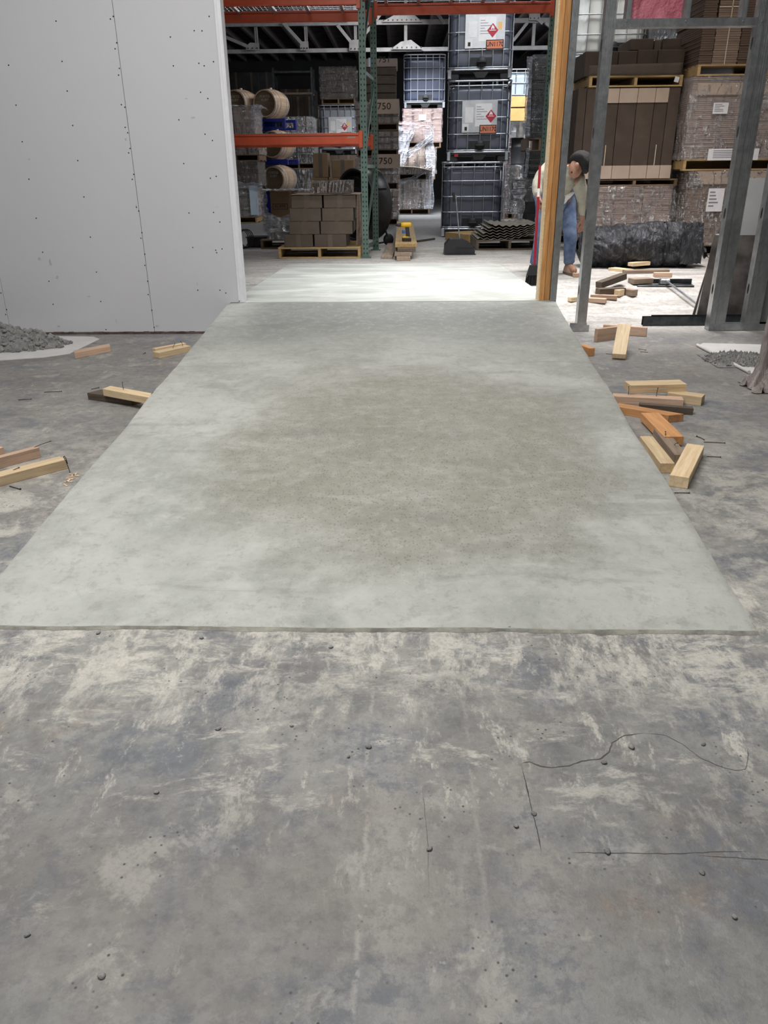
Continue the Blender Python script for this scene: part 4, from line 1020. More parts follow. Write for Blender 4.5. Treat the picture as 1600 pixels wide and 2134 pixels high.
        dm = MB().add([(cx-0.085, -0.6225, cz), (cx, -0.6225, cz-0.095), (cx+0.085, -0.6225, cz), (cx, -0.6225, cz+0.095)], [(0, 1, 2, 3)])
        do = obj('hazard_diamond', dm, M['hazred'], pl)
        fl = [(cx+a*0.03, -0.6235, cz+0.035+b_*0.035) for a, b_ in ((-0.5, -0.9), (-0.9, -0.3), (-0.5, 0.5), (-0.1, 1.2), (0.1, 0.7), (0.5, 0.6), (0.9, -0.2), (0.5, -0.9), (0.2, -0.2), (-0.2, -0.2))]
        obj('flame_symbol', MB().add(fl, [tuple(range(10))]), M['paper'], do)
        obj('diamond_rule', MB().box(cx-0.05, cx+0.05, -0.6235, -0.6230, cz-0.004, cz+0.004), M['paper'], do)
        x2 = x1-0.015 if plates == 1 else x1-0.005
        pk = obj('number_placard', MB().box(x2-0.27, x2, -0.627, -0.622, z0-0.02, z0+0.11, ch=0.001), M['marker'], pl)
        obj('placard_face', MB().box(x2-0.258, x2-0.012, -0.6285, -0.6268, z0-0.008, z0+0.098), M['hazorange'], pl)
        text('placard_number', 'UN1170', 0.088, M['marker'], pl, (x2-0.135, -0.629, z0+0.047), sx=0.86, bold=0.0015)
    return r
def barrel(label, loc, rz, mark=True, group=None):
    """lying oak barrel, axis along local y, front head at -y"""
    r = thing('wine_barrel', label, 'barrel', loc, rz, group); L = 0.86; Rm = 0.355; Re = 0.315
    N_ = 26
    RX = Matrix.Translation((0, 0, Rm)) @ Matrix.Rotation(math.pi/2, 4, 'X')
    if 'stave' not in IBCM:
        b = MB(); nzv = 10; da = 2*math.pi/N_
        def rad(t): return Re+(Rm-Re)*(1-(2*t-1)**2)
        vs = []; 
        for k in range(nzv+1):
            t = k/nzv; R_ = rad(t); y = (t-0.5)*L
            for a in (-da/2*0.97, 0, da/2*0.97): vs.append((R_*math.cos(a), R_*math.sin(a), y))
            for a in (da/2*0.97, -da/2*0.97): vs.append(((R_-0.024)*math.cos(a), (R_-0.024)*math.sin(a), y))
        fs = []
        for k in range(nzv):
            for i in range(5): j_ = (i+1) % 5; fs.append((k*5+i, k*5+j_, (k+1)*5+j_, (k+1)*5+i))
        fs += [(0, 1, 2, 3, 4), tuple(nzv*5+i for i in (4, 3, 2, 1, 0))]
        b.add([(z, x, y) for x, y, z in vs], fs)   # axis along x so that the grain follows it
        IBCM['stave'] = b.mesh('stave'); IBCM['stave'].materials.append(M['stave'])
        fix = Matrix(((0,1,0,0),(0,0,1,0),(1,0,0,0),(0,0,0,1)))
        IBCM['fix'] = fix
        hd = MB().lathe([(0, 0), (0.30, 0), (0.30, 0.02)], 32); IBCM['head'] = hd.mesh('head'); IBCM['head'].materials.append(M['head'])
    for i in range(N_):
        o = bpy.data.objects.new('stave', IBCM['stave']); COL.objects.link(o); o.parent = r
        o.matrix_local = RX @ Matrix.Rotation(2*math.pi*i/N_, 4, 'Z') @ IBCM['fix']
    o = obj('barrel_head', IBCM['head'], None, r); o.matrix_local = RX @ Matrix.Translation((0, 0, L/2-0.04))
    hd = o
    for t, wd in ((0.02, 0.04), (0.13, 0.035), (0.30, 0.035), (0.70, 0.035), (0.87, 0.035), (0.98, 0.04)):
        R_ = Re+(Rm-Re)*(1-(2*t-1)**2)+0.003; z = (t-0.5)*L
        h = MB().lathe([(R_-0.004, -wd/2), (R_, -wd/2), (R_, wd/2), (R_-0.004, wd/2)], 32)
        obj('hoop', h, M['hoop'], r).matrix_local = RX @ Matrix.Translation((0, 0, z))
    obj('bung', MB().tube((0, 0, 2*Rm-0.01), (0, 0, 2*Rm+0.03), 0.035, 10), M['whiteboard'], r)
    if mark:
        for s, z in (('PORTO', 0.515), ('RUBY', 0.435)):
            text('head_stencil', s, 0.085, M['chalk'], r, (0, -L/2+0.038, z), sx=1.0)
    return r

# ------------------------------------------------------------------ centre: near carton pallet
Yp = 10.55; XP0 = ony(580, 538, Yp).x; XP1 = ony(752, 538, Yp).x; wp = XP1-XP0
pallet('wooden pallet carrying the four rows of plain brown cartons beside the green upright', ((XP0+XP1)/2, Yp+0.5, ZB), w_=round(wp, 2), d=1.0)
rows = [(592, 652, 655, 722, 520, 497), (602, 666, 668, 735, 497, 471), (603, 669, 671, 737, 471, 445), (606, 671, 674, 742, 445, 419)]
z = ZB+0.14; kk = 0.0064; ch_ = 0.158
rn = ['bottom', 'second', 'third', 'top']
for k, (a0, a1, b0, b1, _, _) in enumerate(rows):
    for side, (u0, u1) in (('left', (a0, a1)), ('right', (b0, b1))):
        x0 = xat(u0, Yp+0.02, z); x1 = xat(u1, Yp+0.02, z)
        carton('plain brown carton at the %s front of the %s row on the near pallet' % (side, rn[k]), ((x0+x1)/2, Yp+0.24, z), x1-x0-0.004, 0.42, ch_-0.002, rz=rnd.uniform(-.008, .008), group='cartons on the near pallet')
        carton('plain brown carton hidden behind the %s one of the %s row on the near pallet' % (side, rn[k]), ((x0+x1)/2, Yp+0.68, z), x1-x0-0.004, 0.42, ch_-0.002, rz=rnd.uniform(-.01, .01), group='cartons on the near pallet')
    z += ch_
zt = z
sh = MB().grid(lambda u, v: Vector((xat(606, Yp, zt)-0.01+u*(xat(748, Yp, zt)-xat(606, Yp, zt)+0.02), Yp-0.005+v*0.92, zt+0.003+0.006*abs(nz(u*5, v*5)))), 20, 10)
o = obj('cardboard_liner', sh, M['carton_light']); tag(o, 'thin pale liner sheet lying over the top row of brown cartons', 'liner')
fl = MB(); xr_ = xat(744, Yp, ZB+0.5)
fl.add([(xr_, Yp+0.03, zt), (xr_+0.035, Yp+0.30, zt), (xr_-0.02, Yp+0.05, ZB+0.16), (xr_+0.05, Yp+0.35, ZB+0.16), (xr_+0.002, Yp+0.032, zt), (xr_+0.037, Yp+0.302, zt), (xr_-0.018, Yp+0.052, ZB+0.16), (xr_+0.052, Yp+0.352, ZB+0.16)], [(0, 2, 3, 1), (4, 5, 7, 6), (0, 1, 5, 4), (0, 4, 6, 2), (1, 3, 7, 5), (2, 6, 7, 3)])
o = obj('loose_cardboard', fl, M['sheets']); tag(o, 'loose brown cardboard panel leaning between the carton stack and the green upright', 'cardboard')
# shrink-wrapped tray of metal tubes on top
xa = xat(650, Yp+0.1, zt); xb = xat(730, Yp+0.1, zt)
tr = thing('tube_tray', 'open tray of shiny metal tubes under clear film on top of the brown cartons', 'tray', ((xa+xb)/2, Yp+0.36, zt+0.012))
hw = (xb-xa)/2
obj('tray', MB().box(-hw, hw, -0.22, 0.22, 0, 0.012).box(-hw, -hw+0.008, -0.22, 0.22, 0, 0.12).box(hw-0.008, hw, -0.22, 0.22, 0, 0.12).box(-hw, hw, 0.21, 0.22, 0, 0.12), M['carton'], tr)
tm1 = MB().tube((0, 0, 0.013), (0.02, 0, 0.145), 0.011, 8).mesh('metal_tube'); tm1.materials.append(M['foil'])
tm2 = MB().tube((0, 0, 0.013), (0.03, 0, 0.14), 0.010, 8).mesh('dark_tube'); tm2.materials.append(M['black'])
for i in range(16):
    for jj in range(3):
        x = -hw+0.06+(2*hw-0.16)*i/15
        obj('metal_tube' if (i+jj) % 2 else 'dark_tube', tm1 if (i+jj) % 2 else tm2, None, tr, loc=(x, -0.17+jj*0.07, 0))
obj('clear_film', shell(2*hw+0.03, 0.47, 0.155, 0.010, seed=4), M['film_clear'], tr)

# wrapped pallet with open flap cartons left of it
Yq = 12.0; zq = ZB
x0 = xat(552, Yq, zq+0.4); x1 = xat(640, Yq, zq+0.4)
pallet('pallet under the loose film-wrapped cartons left of the brown carton stack', ((x0+x1)/2+0.1, Yq+0.45, zq), w_=1.0, d=0.9, h=0.13, mat='pallet_dull')
gl = load('grey film-wrapped lower block of cartons left of the brown carton stack', (x0+x1)/2+0.05, Yq, zq+0.135, (x1-x0)+0.05, 0.85, zat(452, Yq)-zq-0.135, style='cartons', mat='tank_grey', nx=3, nz_=2, pal=False, wrap='wrap_milky', name='wrapped_cartons')
zk = zat(452, Yq)
xk0 = xat(562, Yq, zk+0.2); xk1 = xat(603, Yq, zk+0.2)
kc = carton('brown carton with a printed panel wrapped in loose film left of the brown stack', ((xk0+xk1)/2, Yq+0.3, zk+0.005), xk1-xk0, 0.5, zat(397, Yq)-zk, 'carton_warm', seams=0)
hk = zat(397, Yq)-zk
fr = MB(); a, b_, c, d_ = -0.11, 0.11, hk*0.30, hk*0.52
fr.box(a, b_, -0.252, -0.2505, c, c+0.006).box(a, b_, -0.252, -0.2505, d_-0.006, d_).box(a, a+0.006, -0.252, -0.2505, c, d_).box(b_-0.006, b_, -0.252, -0.2505, c, d_)
obj('printed_frame', fr, M['marker'], kc); text('printed_word', 'KLIPPE', 0.055, M['marker'], kc, (0, -0.2525, hk*0.41))
xk2 = xat(648, Yq, zk+0.2)
carton('plain brown carton to the right of the printed carton under loose film', ((xk1+xk2)/2+0.04, Yq+0.42, zk+0.005), xk2-xk1-0.01, 0.5, hk*0.93, 'carton_warm', seams=0)
def drape(u, v):
    a = u*math.pi*1.5
    x = x0-0.05+(x1-x0+0.10)*u; z_ = zk-0.22+(hk+0.28)*v
    return Vector((x, Yq-0.04-0.05*abs(nz(u*6, v*6, 3))-0.02*nz(u*20, v*9), z_-0.10*math.sin(u*3.0)*(v > 0.5)))
dm_ = MB().grid(lambda u, v: Vector((x0-0.03+0.09*u+0.03*nz(u*3, v*7), Yq-0.05-0.04*nz(u*9, v*12, 3), zk-0.2+(hk+0.22)*v)), 14, 40)
dm_.grid(lambda u, v: Vector((x0-0.02+(x1-x0+0.05)*u, Yq-0.05-0.05*abs(nz(u*8, v*4, 6)), zk-0.12+0.15*v+0.05*nz(u*4, 1)+0.06*abs(u-0.4))), 40, 12)
dm_.grid(lambda u, v: Vector((x0-0.02+(xk2-x0+0.1)*u, Yq-0.03+0.6*v, zk+hk+0.012+0.03*abs(nz(u*7, v*3, 6))+0.02*nz(u*16, v*10))), 50, 12)
o = obj('loose_film', dm_, M['wrap_white']); tag(o, 'crumpled clear film draped round the printed brown carton', 'plastic film')

# boxes right behind (tall and wide brown cartons)
Yc = 13.4; zc_ = zat(388, Yc)
def cpx(label, px0, px1, py0, py1, Y, d=0.4, mat='carton_warm', group=None, rz=0, seams=1):
    z0 = zat(py1, Y, (px0+px1)/2); x0 = xat(px0, Y, z0); x1 = xat(px1, Y, z0)
    return carton(label, ((x0+x1)/2, Y+d/2, z0), x1-x0, d, zat(py0, Y, (px0+px1)/2)-z0, mat, rz, group, seams=seams)
zc0 = zat(388, Yc)
load('plain carton base under the open brown cartons behind the near stack', (xat(650, Yc, 1)+xat(745, Yc, 1))/2, Yc, ZB, xat(745, Yc, 1)-xat(650, Yc, 1), 0.8, zc0-ZB-0.003, style='cartons', mat='carton', nx=3, nz_=4, wrap=None, name='carton_stack')
cpx('wide open-topped brown carton under the tall one behind the near stack', 650, 683, 370, 388, Yc, 0.5, seams=0)
cpx('second wide open-topped brown carton, right of its twin behind the near stack', 685, 720, 370, 388, Yc, 0.5, seams=0)
t1 = cpx('tall narrow brown carton standing behind the near stack, left of the drum fan', 653, 684, 319, 369.6, Yc, 0.42, rz=0.0)
cpx('shorter brown carton right of the tall narrow one, left of the drum fan', 692, 737, 333, 369.6, Yc, 0.42)

# ------------------------------------------------------------------ drum fan
Yf = 12.3
fc = Vector((ony(757, 430, Yf).x, Yf+0.25, 0)); zf0 = ZB
zf = zat(427, Yf+0.1); Rf = (zat(350, Yf)-zat(498, Yf))/2
fan = thing('drum_fan', 'large black drum fan standing behind the green rack upright', 'fan', (fc.x, fc.y, ZB), 0)
fz = zf-ZB; ax = Matrix.Translation((0, 0, fz)) @ Matrix.Rotation(math.radians(38), 4, 'Z') @ Matrix.Rotation(-math.pi/2, 4, 'Y')
Rf = min(Rf, fz-0.03)
drum = MB().lathe([(Rf, -0.15), (Rf+0.018, -0.15), (Rf+0.018, -0.13), (Rf+0.004, -0.12), (Rf, 0.15), (Rf+0.018, 0.17), (Rf+0.018, 0.19), (Rf-0.01, 0.19), (Rf-0.012, 0.15), (Rf-0.02, -0.12), (Rf, -0.15)], 56, M=ax)
obj('drum_housing', drum, M['black'], fan)
back = MB().lathe([(0, -0.13), (Rf*0.3, -0.14), (Rf*0.98, -0.12)], 40, M=ax); obj('back_shroud', back, M['black_soft'], fan)
hb = obj('hub', MB().lathe([(0, 0.12), (0.10, 0.12), (0.12, 0.08), (0.12, -0.1), (0, -0.1)], 24, M=ax), M['black'], fan)
for i in range(4):
    bl = MB().grid(lambda u, v: Vector((0.1+u*(Rf-0.16), (v-0.5)*0.24*(0.6+0.6*u), (v-0.5)*0.12+0.02)), 8, 4, M=ax @ Matrix.Rotation(i*math.pi/2+0.4, 4, 'Z'))
    obj('fan_blade', bl, M['black'], fan)
for k in range(2):
    obj('guard_ring', MB().path([ax @ Vector((Rf*(0.5+0.3*k)*math.cos(a), Rf*(0.5+0.3*k)*math.sin(a), 0.175)) for a in [i*math.pi/14 for i in range(28)]], 0.004, 5, True), M['black_soft'], fan)
obj('carry_slot', MB().box(-0.07, 0.07, -0.006, 0.006, -0.02, 0.02, M=Matrix.Translation((0, 0, fz)) @ Matrix.Rotation(math.radians(38), 4, 'Z') @ Matrix.Translation((0.02, -Rf*0.90, Rf*0.44))), M['hole'], fan)
for s in (-1, 1):
    wM = Matrix.Rotation(math.radians(38), 4, 'Z')
    a = wM @ Vector((0.2*1, s*Rf*0.7, 0.09)); 
    wh = obj('wheel', MB().lathe([(0, -0.025), (0.08, -0.025), (0.085, -0.015), (0.085, 0.015), (0.08, 0.025), (0, 0.025)], 20, M=Matrix.Translation((a.x, a.y, 0.086)) @ wM @ Matrix.Rotation(math.pi/2, 4, 'X')), M['black_soft'], fan)
    obj('leg_frame', MB().tube((a.x, a.y, 0.086), wM @ Vector((0, s*Rf*0.9, fz*0.7)), 0.014, 8).tube((a.x, a.y, 0.06), wM @ Vector((-0.22, s*Rf*0.6, 0.02)), 0.014, 8), M['black'], fan)

# ------------------------------------------------------------------ long timber stack with drill
zs = ZB
def plank(px_l, px_r, Yn, Yfar, xf_l, z0, t, mat, label):
    xl = xat(px_l, Yn, z0); xr = xat(px_r, Yn, z0); wd = xr-xl
    b = MB().box(0, Yfar-Yn, -wd/2, wd/2, 0, t, ch=0.003)
    o = obj('timber_plank', b, M[mat]); o.location = ((xl+xr)/2, Yn, z0)
    dx = xat(xf_l, Yfar, z0)+wd/2-(xl+xr)/2
    o.rotation_euler = (0, 0, math.atan2(Yfar-Yn, dx)); return tag(o, label, 'plank', 'long timbers stacked on the floor')
plank(826, 855, 10.2, 14.8, 828, zs+0.001, 0.045, 'wood_grey', 'lowest timber of the long stack pointing into the hall')
plank(822, 858, 10.3, 14.9, 826, zs+0.047, 0.045, 'wood_grey', 'second timber up in the long stack pointing into the hall')
plank(828, 866, 10.35, 15.0, 826, zs+0.093, 0.045, 'wood_dark', 'dark third timber of the long stack pointing into the hall')
plank(823, 869, 10.45, 15.2, 827, zs+0.139, 0.05, 'pallet', 'top plank of the long stack, carrying the yellow drill')
plank(794, 818, 10.45, 13.4, 812, zs+0.001, 0.035, 'wood_grey', 'flat plank on the floor left of the long timber stack')
sq = MB().box(0, 0.55, -0.02, 0.02, 0, 0.03); p = F(868, 505); o = obj('dark_batten', sq, M['wood_dark'], loc=p, rot=(0, 0, 1.0)); tag(o, 'dark batten lying right of the long timber stack', 'batten')
dl = Vector((xat(846, 10.75, 0.46), 10.75, zs+0.1895))
dr = thing('cordless_drill', 'yellow and black cordless drill standing on the top plank', 'drill', dl, 0.15)
obj('motor_body', MB().lathe([(0, -0.075), (0.028, -0.07), (0.032, -0.03), (0.032, 0.05), (0.026, 0.065), (0, 0.065)], 16, M=Matrix.Translation((0.0, 0, 0.205)) @ Matrix.Rotation(math.pi/2, 4, 'Y')), M['yellow'], dr)
obj('chuck', MB().lathe([(0, -0.14), (0.012, -0.138), (0.022, -0.10), (0.024, -0.07), (0, -0.07)], 14, M=Matrix.Translation((0.0, 0, 0.205)) @ Matrix.Rotation(math.pi/2, 4, 'Y')), M['black'], dr)
obj('grip', MB().prism([(-0.01, 0.19), (0.035, 0.19), (0.05, 0.06), (0.0, 0.06)], -0.017, 0.017, M=Matrix.Rotation(math.pi/2, 4, 'X')), M['black'], dr)
obj('battery_pack', MB().box(-0.05, 0.065, -0.035, 0.035, 0.0, 0.045, ch=0.006), M['black'], dr)
obj('battery_latch', MB().box(-0.052, 0.03, -0.03, 0.03, 0.045, 0.062, ch=0.004), M['yellow'], dr)
obj('blue_clip', MB().box(-0.05, -0.015, -0.02, 0.02, 0.10, 0.14, ch=0.004), M['bluep'], dr)
# black tote box and cable coil near the door jamb
p = F(536, 517); bb = thing('black_bin', 'low black plastic bin on the floor behind the white door jamb', 'bin', (p.x, p.y+0.2, p.z), -0.1)
obj('bin_body', MB().prism([(-0.15, -0.12), (0.15, -0.12), (0.17, 0.12), (-0.17, 0.12)], 0, 0.14), M['black'], bb); obj('bin_lid', MB().box(-0.17, 0.17, -0.14, 0.14, 0.14, 0.155, ch=0.005), M['black_soft'], bb)
p = F(505, 519); cb = MB()
for k in range(4):
    cb.path([(0.10*math.cos(a)+0.02*k, 0.03*k+0.02*math.sin(a*2), 0.14+0.13*math.sin(a)) for a in [i*math.pi/10 for i in range(20)]], 0.007, 6, True)
o = obj('cable_coil', cb, M['black'], loc=p); tag(o, 'loops of black cable standing on the floor behind the white door jamb', 'cable')

# ------------------------------------------------------------------ IBC stack
Yi = 13.85; xi0_ = xat(925, Yi, ZB); rzi = math.radians(-5.0)
names = ['bottom slate-blue tote of the caged stack in the middle of the hall', 'middle slate-blue tote of the caged stack, with an orange UN1170 placard', 'topmost slate-blue tote of the caged stack, also with a UN1170 placard']
for k in range(3):
    ibc(names[k], (xi0_+0.50+[0, 0.035, 0.0][k]+0.03*k, Yi+0.62, ZB+1.175*k), rzi + [0, 0.01, -0.01][k], 'tank', plates=[0, 2, 1][k], group='stack of three caged totes')
tg = obj('red_sticker', MB().box(-0.03, 0.03, -0.002, 0, -0.022, 0.022), M['hazred'], None, loc=(xi0_+0.17, Yi-0.05+0.03, ZB+1.165+0.10)); tag(tg, 'small red sticker at the left foot of the middle caged tote', 'sticker')

# lobby dustpan
p = F(958, 531); dp = thing('lobby_dustpan', 'black upright dustpan with a grey handle standing before the caged totes', 'dustpan', (p.x, p.y+0.12, p.z), 0.0)
pan = MB()
prof = [(-0.21, 0.0), (0.20, 0.0), (0.20, 0.07), (0.13, 0.15), (0.02, 0.20), (-0.14, 0.20), (-0.20, 0.13)]
pan.prism(prof, -0.13, 0.13, M=Matrix.Rotation(math.pi/2, 4, 'X')); obj('pan_hood', pan, M['black'], dp)
obj('pan_lip', MB().box(-0.19, 0.21, -0.17, -0.12, 0.0, 0.012), M['black'], dp); obj('hood_fold', MB().box(-0.06, 0.19, -0.136, -0.129, 0.085, 0.095), M['black_soft'], dp)
top = Vector((xat(951, p.y, 1.1)-p.x, 0.0, zat(408, p.y)-p.z))
obj('handle_tube', MB().tube((0.0, -0.02, 0.19), top, 0.009, 8), M['cage'], dp); obj('handle_grip', MB().tube(top+Vector((-0.01, 0, -0.09)), top+Vector((-0.035, 0, 0.03)), 0.016, 8), M['black'], dp)

# corrugated sheets and pallet scraps
p = F(1055, 522); pz = ZB
pallet('dark low pallet under the corrugated sheets', (p.x+0.05, p.y+0.55, pz), w_=0.95, d=1.0, h=0.14, mat='wood_dark')
pallet('pale wooden pallet corner sticking out behind the black dustpan', (xat(985, 12.6, ZB), 13.2, ZB), rz=0.5, w_=0.5, d=0.7, h=0.12, mat='pallet')
for k in range(6):
    z0 = pz+0.15+k*0.036
    def cf(u, v, k=k): 
        x = (u-0.5)*(0.82-0.03*k)+0.02*k; return Vector((x, v*1.1-0.02*k, 0.010*math.sin(x*2*math.pi/0.098+k*0.6)+0.20*max(0, u-0.35)**2*(1-k*0.14)+0.05*max(0, 0.3-u)))
    b = MB().grid(cf, 90, 6); 
    o = obj('corrugated_sheet', b, M['corr'], loc=(p.x, p.y+0.05+0.01*k, z0)); 
    so = o.modifiers.new('thickness', 'SOLIDIFY'); so.thickness = 0.005
    tag(o, '%s corrugated sheet of the curled grey pile in front of the dark wrapped boxes' % ['lowest', 'second lowest', 'third lowest', 'third highest', 'second highest', 'topmost'][k], 'corrugated sheet', 'corrugated sheets')

# ------------------------------------------------------------------ stacks in the back of the hall
LAST = []
def ld(label, px0, px1, pyt, Y, z0, d=1.0, **kw):
    zt_ = zat(pyt, Y, (px0+px1)/2); zm_ = (z0+zt_)/2
    x0 = xat(px0, Y, zm_); x1 = xat(px1, Y, zm_)
    LAST.append(load(label, (x0+x1)/2, Y, z0, x1-x0, d, zt_-z0-0.003, **kw)); return zt_
def adopt(o, r):
    o.location = Vector(o.location)-Vector(r.location); o.parent = r
    for k_ in ('category', 'label'):
        if k_ in o: del o[k_]
# column beside the jamb (left)
Y = 18.3
z = ZB
z = ld('bottom film-wrapped pallet load of the column next to the white jamb', 440, 534, 388, Y, z, nx=3, nz_=3, style='cartons', mat='carton_pink', wrap='wrap_milky', palmat='pallet')
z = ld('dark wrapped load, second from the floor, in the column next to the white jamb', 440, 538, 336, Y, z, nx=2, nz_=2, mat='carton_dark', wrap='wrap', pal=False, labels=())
z = ld('wrapped load just under the orange beam in the column next to the white jamb', 440, 540, 300, Y, z, nx=2, nz_=2, mat='carton_pink', wrap='film_clear')
z = ld('topmost grey load with a white plastic hood beside the white jamb', 440, 530, 224, Y, z, nx=1, nz_=2, mat='sheets_pink', wrap='wrap')
xh0 = xat(440, Y, z); xh1 = xat(538, Y, z)
hood = MB().grid(lambda u, v: Vector((xh0+(xh1-xh0+0.05)*u, Y-0.05+1.05*v, z+0.02+0.06*abs(nz(u*4, v*3, 2))+0.03*nz(u*12, v*9))), 40, 16)
hood.grid(lambda u, v: Vector((xh1-0.16+0.24*u+0.05*nz(v*5, u), Y-0.06-0.05*abs(nz(u*6, v*6)), z+0.04-0.62*v*(0.7+0.3*nz(u*3, 1)))), 14, 26)
o = obj('plastic_hood', hood, M['wrap_white']); adopt(o, LAST[-1])
h2 = MB().grid(lambda u, v: Vector((xh0+(xh1-xh0)*u-0.02, Y-0.07-0.05*abs(nz(u*6, v*6)), zat(384, Y)+0.14*(v-0.5)*(1+0.6*nz(u*4, 2))+0.04*nz(u*5, 9))), 40, 10)
o = obj('white_plastic_band', h2, M['wrap_white']); adopt(o, LAST[-4])
cg = MB().box(-0.09, 0.09, -0.002, 0, -0.30, 0.30); o = obj('blue_side_panel', cg, M['tank_ice'], loc=(xat(528, Y-0.06, 0.8), Y-0.03, zat(415, Y)), rot=(0, 0, 0.3)); adopt(o, LAST[-4])

# barrels on blue racks
Yb = 19.6; br = math.radians(-17)
bz = [zat(247, Yb, 555), zat(332, Yb, 570), zat(404, Yb, 574)]
bl_ = [('upper oak barrel marked in white, on the blue rack above the beam', 556, bz[0]), ('middle oak barrel just below the orange beam', 570, bz[1]), ('lowest oak barrel, darker, half hidden by the draped film', 574, bz[2])]
for (lb, px, zz) in bl_: barrel(lb, (xat(px, Yb, zz)+0.06, Yb+0.45, zz), br, mark=(zz != bz[1]), group='oak barrels').scale = (.88, .88, .88)
barrel('upper left oak barrel partly hidden by the white jamb', (xat(497, Yb, bz[0])+0.02, Yb+0.45, bz[0]), br, group='oak barrels').scale = (.88, .88, .88)
for k, (px, zz, lb) in enumerate(((540, bz[0], 'blue steel barrel rack under the upper two barrels'), (570, bz[1], 'blue steel barrel rack under the middle barrel'), (574, bz[2], 'blue steel barrel rack under the lowest barrel'))):
    r = thing('barrel_rack', lb, 'barrel rack', (xat(px, Yb, zz)+0.06, Yb+0.45, bz[k+1]+0.627 if k < 2 else ZB), br)
    hgt = zz-(bz[k+1]+0.627)-0.002 if k < 2 else zz-ZB-0.002
    wdt = 0.62 if k == 0 else 0.34
    for sx in (-wdt, wdt):
        for sy in (-0.3, 0.3): obj('rack_leg', MB().box(-0.03, 0.03, -0.03, 0.03, 0.0, hgt, ch=0.003), M['blue_rack'], r, loc=(sx, sy, 0))
    for sy in (-0.3, 0.3):
        obj('rack_rail', MB().box(-wdt, wdt, -0.025, 0.025, hgt-0.06, hgt, ch=0.003).box(-wdt, wdt, -0.025, 0.025, 0.0, 0.05), M['blue_rack'], r, loc=(0, sy, 0))
        obj('rack_plate', MB().box(-wdt*0.9, wdt*0.2, -0.004, 0.004, 0.03, hgt-0.05), M['blue_rack'], r, loc=(0, sy-0.03, 0))
# silver wrapped load right of the barrels, dark stuff behind
Y = 21.0; z = ZB
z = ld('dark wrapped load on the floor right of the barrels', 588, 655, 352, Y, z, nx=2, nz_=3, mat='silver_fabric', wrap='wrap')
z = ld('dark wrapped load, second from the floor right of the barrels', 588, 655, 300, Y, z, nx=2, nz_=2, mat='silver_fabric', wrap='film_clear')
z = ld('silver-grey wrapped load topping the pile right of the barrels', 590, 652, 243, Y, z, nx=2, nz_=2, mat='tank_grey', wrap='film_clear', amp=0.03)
Y = 27.0; z = ZB
for k, (a, b_, t, m_) in enumerate(((470, 590, 300, 'silver_fabric'), (480, 575, 150, 'silver_fabric'), (590, 660, 185, 'carton_dark'))):
    z = ZB if k != 1 else zat(300, Y)+0.06
    ld(['dim lower load against the back wall behind the barrels', 'dim upper load against the back wall behind the barrels', 'dim stack of dark cartons at the back wall left of the tray tower'][k], a, b_, t, Y, z, nx=3, nz_=3, mat=m_, wrap=None)
# dim shelving standard with a bent board at the back
sv = thing('back_shelf', 'dim steel shelf with a sagging pale board near the back wall behind the barrels', 'shelf', (0, 25.5, ZB))
xa = xat(578, 25.5, 2); xb = xat(655, 25.5, 2)
for x in (xa, xb):
    for y in (0, 0.6): obj('shelf_post', MB().box(x-0.03, x+0.03, y-0.03, y+0.03, 0, zat(138, 25.5)-ZB), M['galv_dark'], sv)
for py in (195, 150): obj('shelf_board', MB().box(xa, xb, -0.05, 0.65, 0, 0.05), M['wood_grey'] if py == 195 else M['galv_dark'], sv, loc=(0, 0, zat(py, 25.5)-ZB))

# grey tote column with wrapped trays on top
Y = 22.4; xg = xat(704, Y, 2.2)
zg1 = zat(322, Y, 704)
load('plain base load hidden under the grey tote behind the tall cartons', xg, Y, ZB, 1.05, 1.1, zg1-ZB-0.01, style='cartons', mat='carton_dark', nx=2, nz_=2, wrap=None)
g = ibc('light grey caged tote under the wrapped tray tower left of the green upright', (xg, Y+0.6, zg1), 0, 'tank_grey', plates=1)
z = zg1+1.18
z = ld('tower of wrapped brown trays on the light grey tote left of the green upright', 668, 740, 139, Y, z, nx=2, nz_=5, mat='carton', wrap='film_clear', gap=0.12, amp=0.03)

# column of 750 cartons behind the rack upright
Y = 17.2; z = ZB
zs4 = [(395, 'bottom load of the numbered carton column behind the green upright'), (326, 'second load of the numbered carton column, marked 750, behind the green upright'), (272, 'third load of the numbered carton column behind the green upright'), (211, 'fourth load of the numbered carton column, marked 750, behind the green upright')]
for k, (py, lb) in enumerate(zs4):
    zo = z
    z = ld(lb, 741, 831, py, Y, z, nx=3, nz_=3 if k else 4, mat='carton_pink', wrap='wrap', palmat='pallet_dull', gap=0.1)
    if k in (1, 3):
        px, py2 = (800, 222) if k == 3 else (803, 336)
        t = text('marker_number', '750', 0.17, M['marker'], None, (xat(px, Y-0.06, z-0.15), Y-0.062, zat(py2, Y-0.05)), sx=1.1)
        tag(t, 'handwritten 750 on the %s of the numbered carton column' % ('upper wrapped load' if k == 3 else 'lower wrapped load'), 'lettering')
        bd = obj('marker_board', MB().box(-0.28, 0.30, 0, 0.006, -0.13, 0.13), M['carton_light'], None, loc=(xat(px, Y-0.05, z-0.15), Y-0.055, zat(py2, Y-0.05)))
        tag(bd, 'pale card panel bearing the handwritten 750 on the %s' % ('upper wrapped load' if k == 3 else 'lower wrapped load'), 'card')
zz = z; Y = 17.8
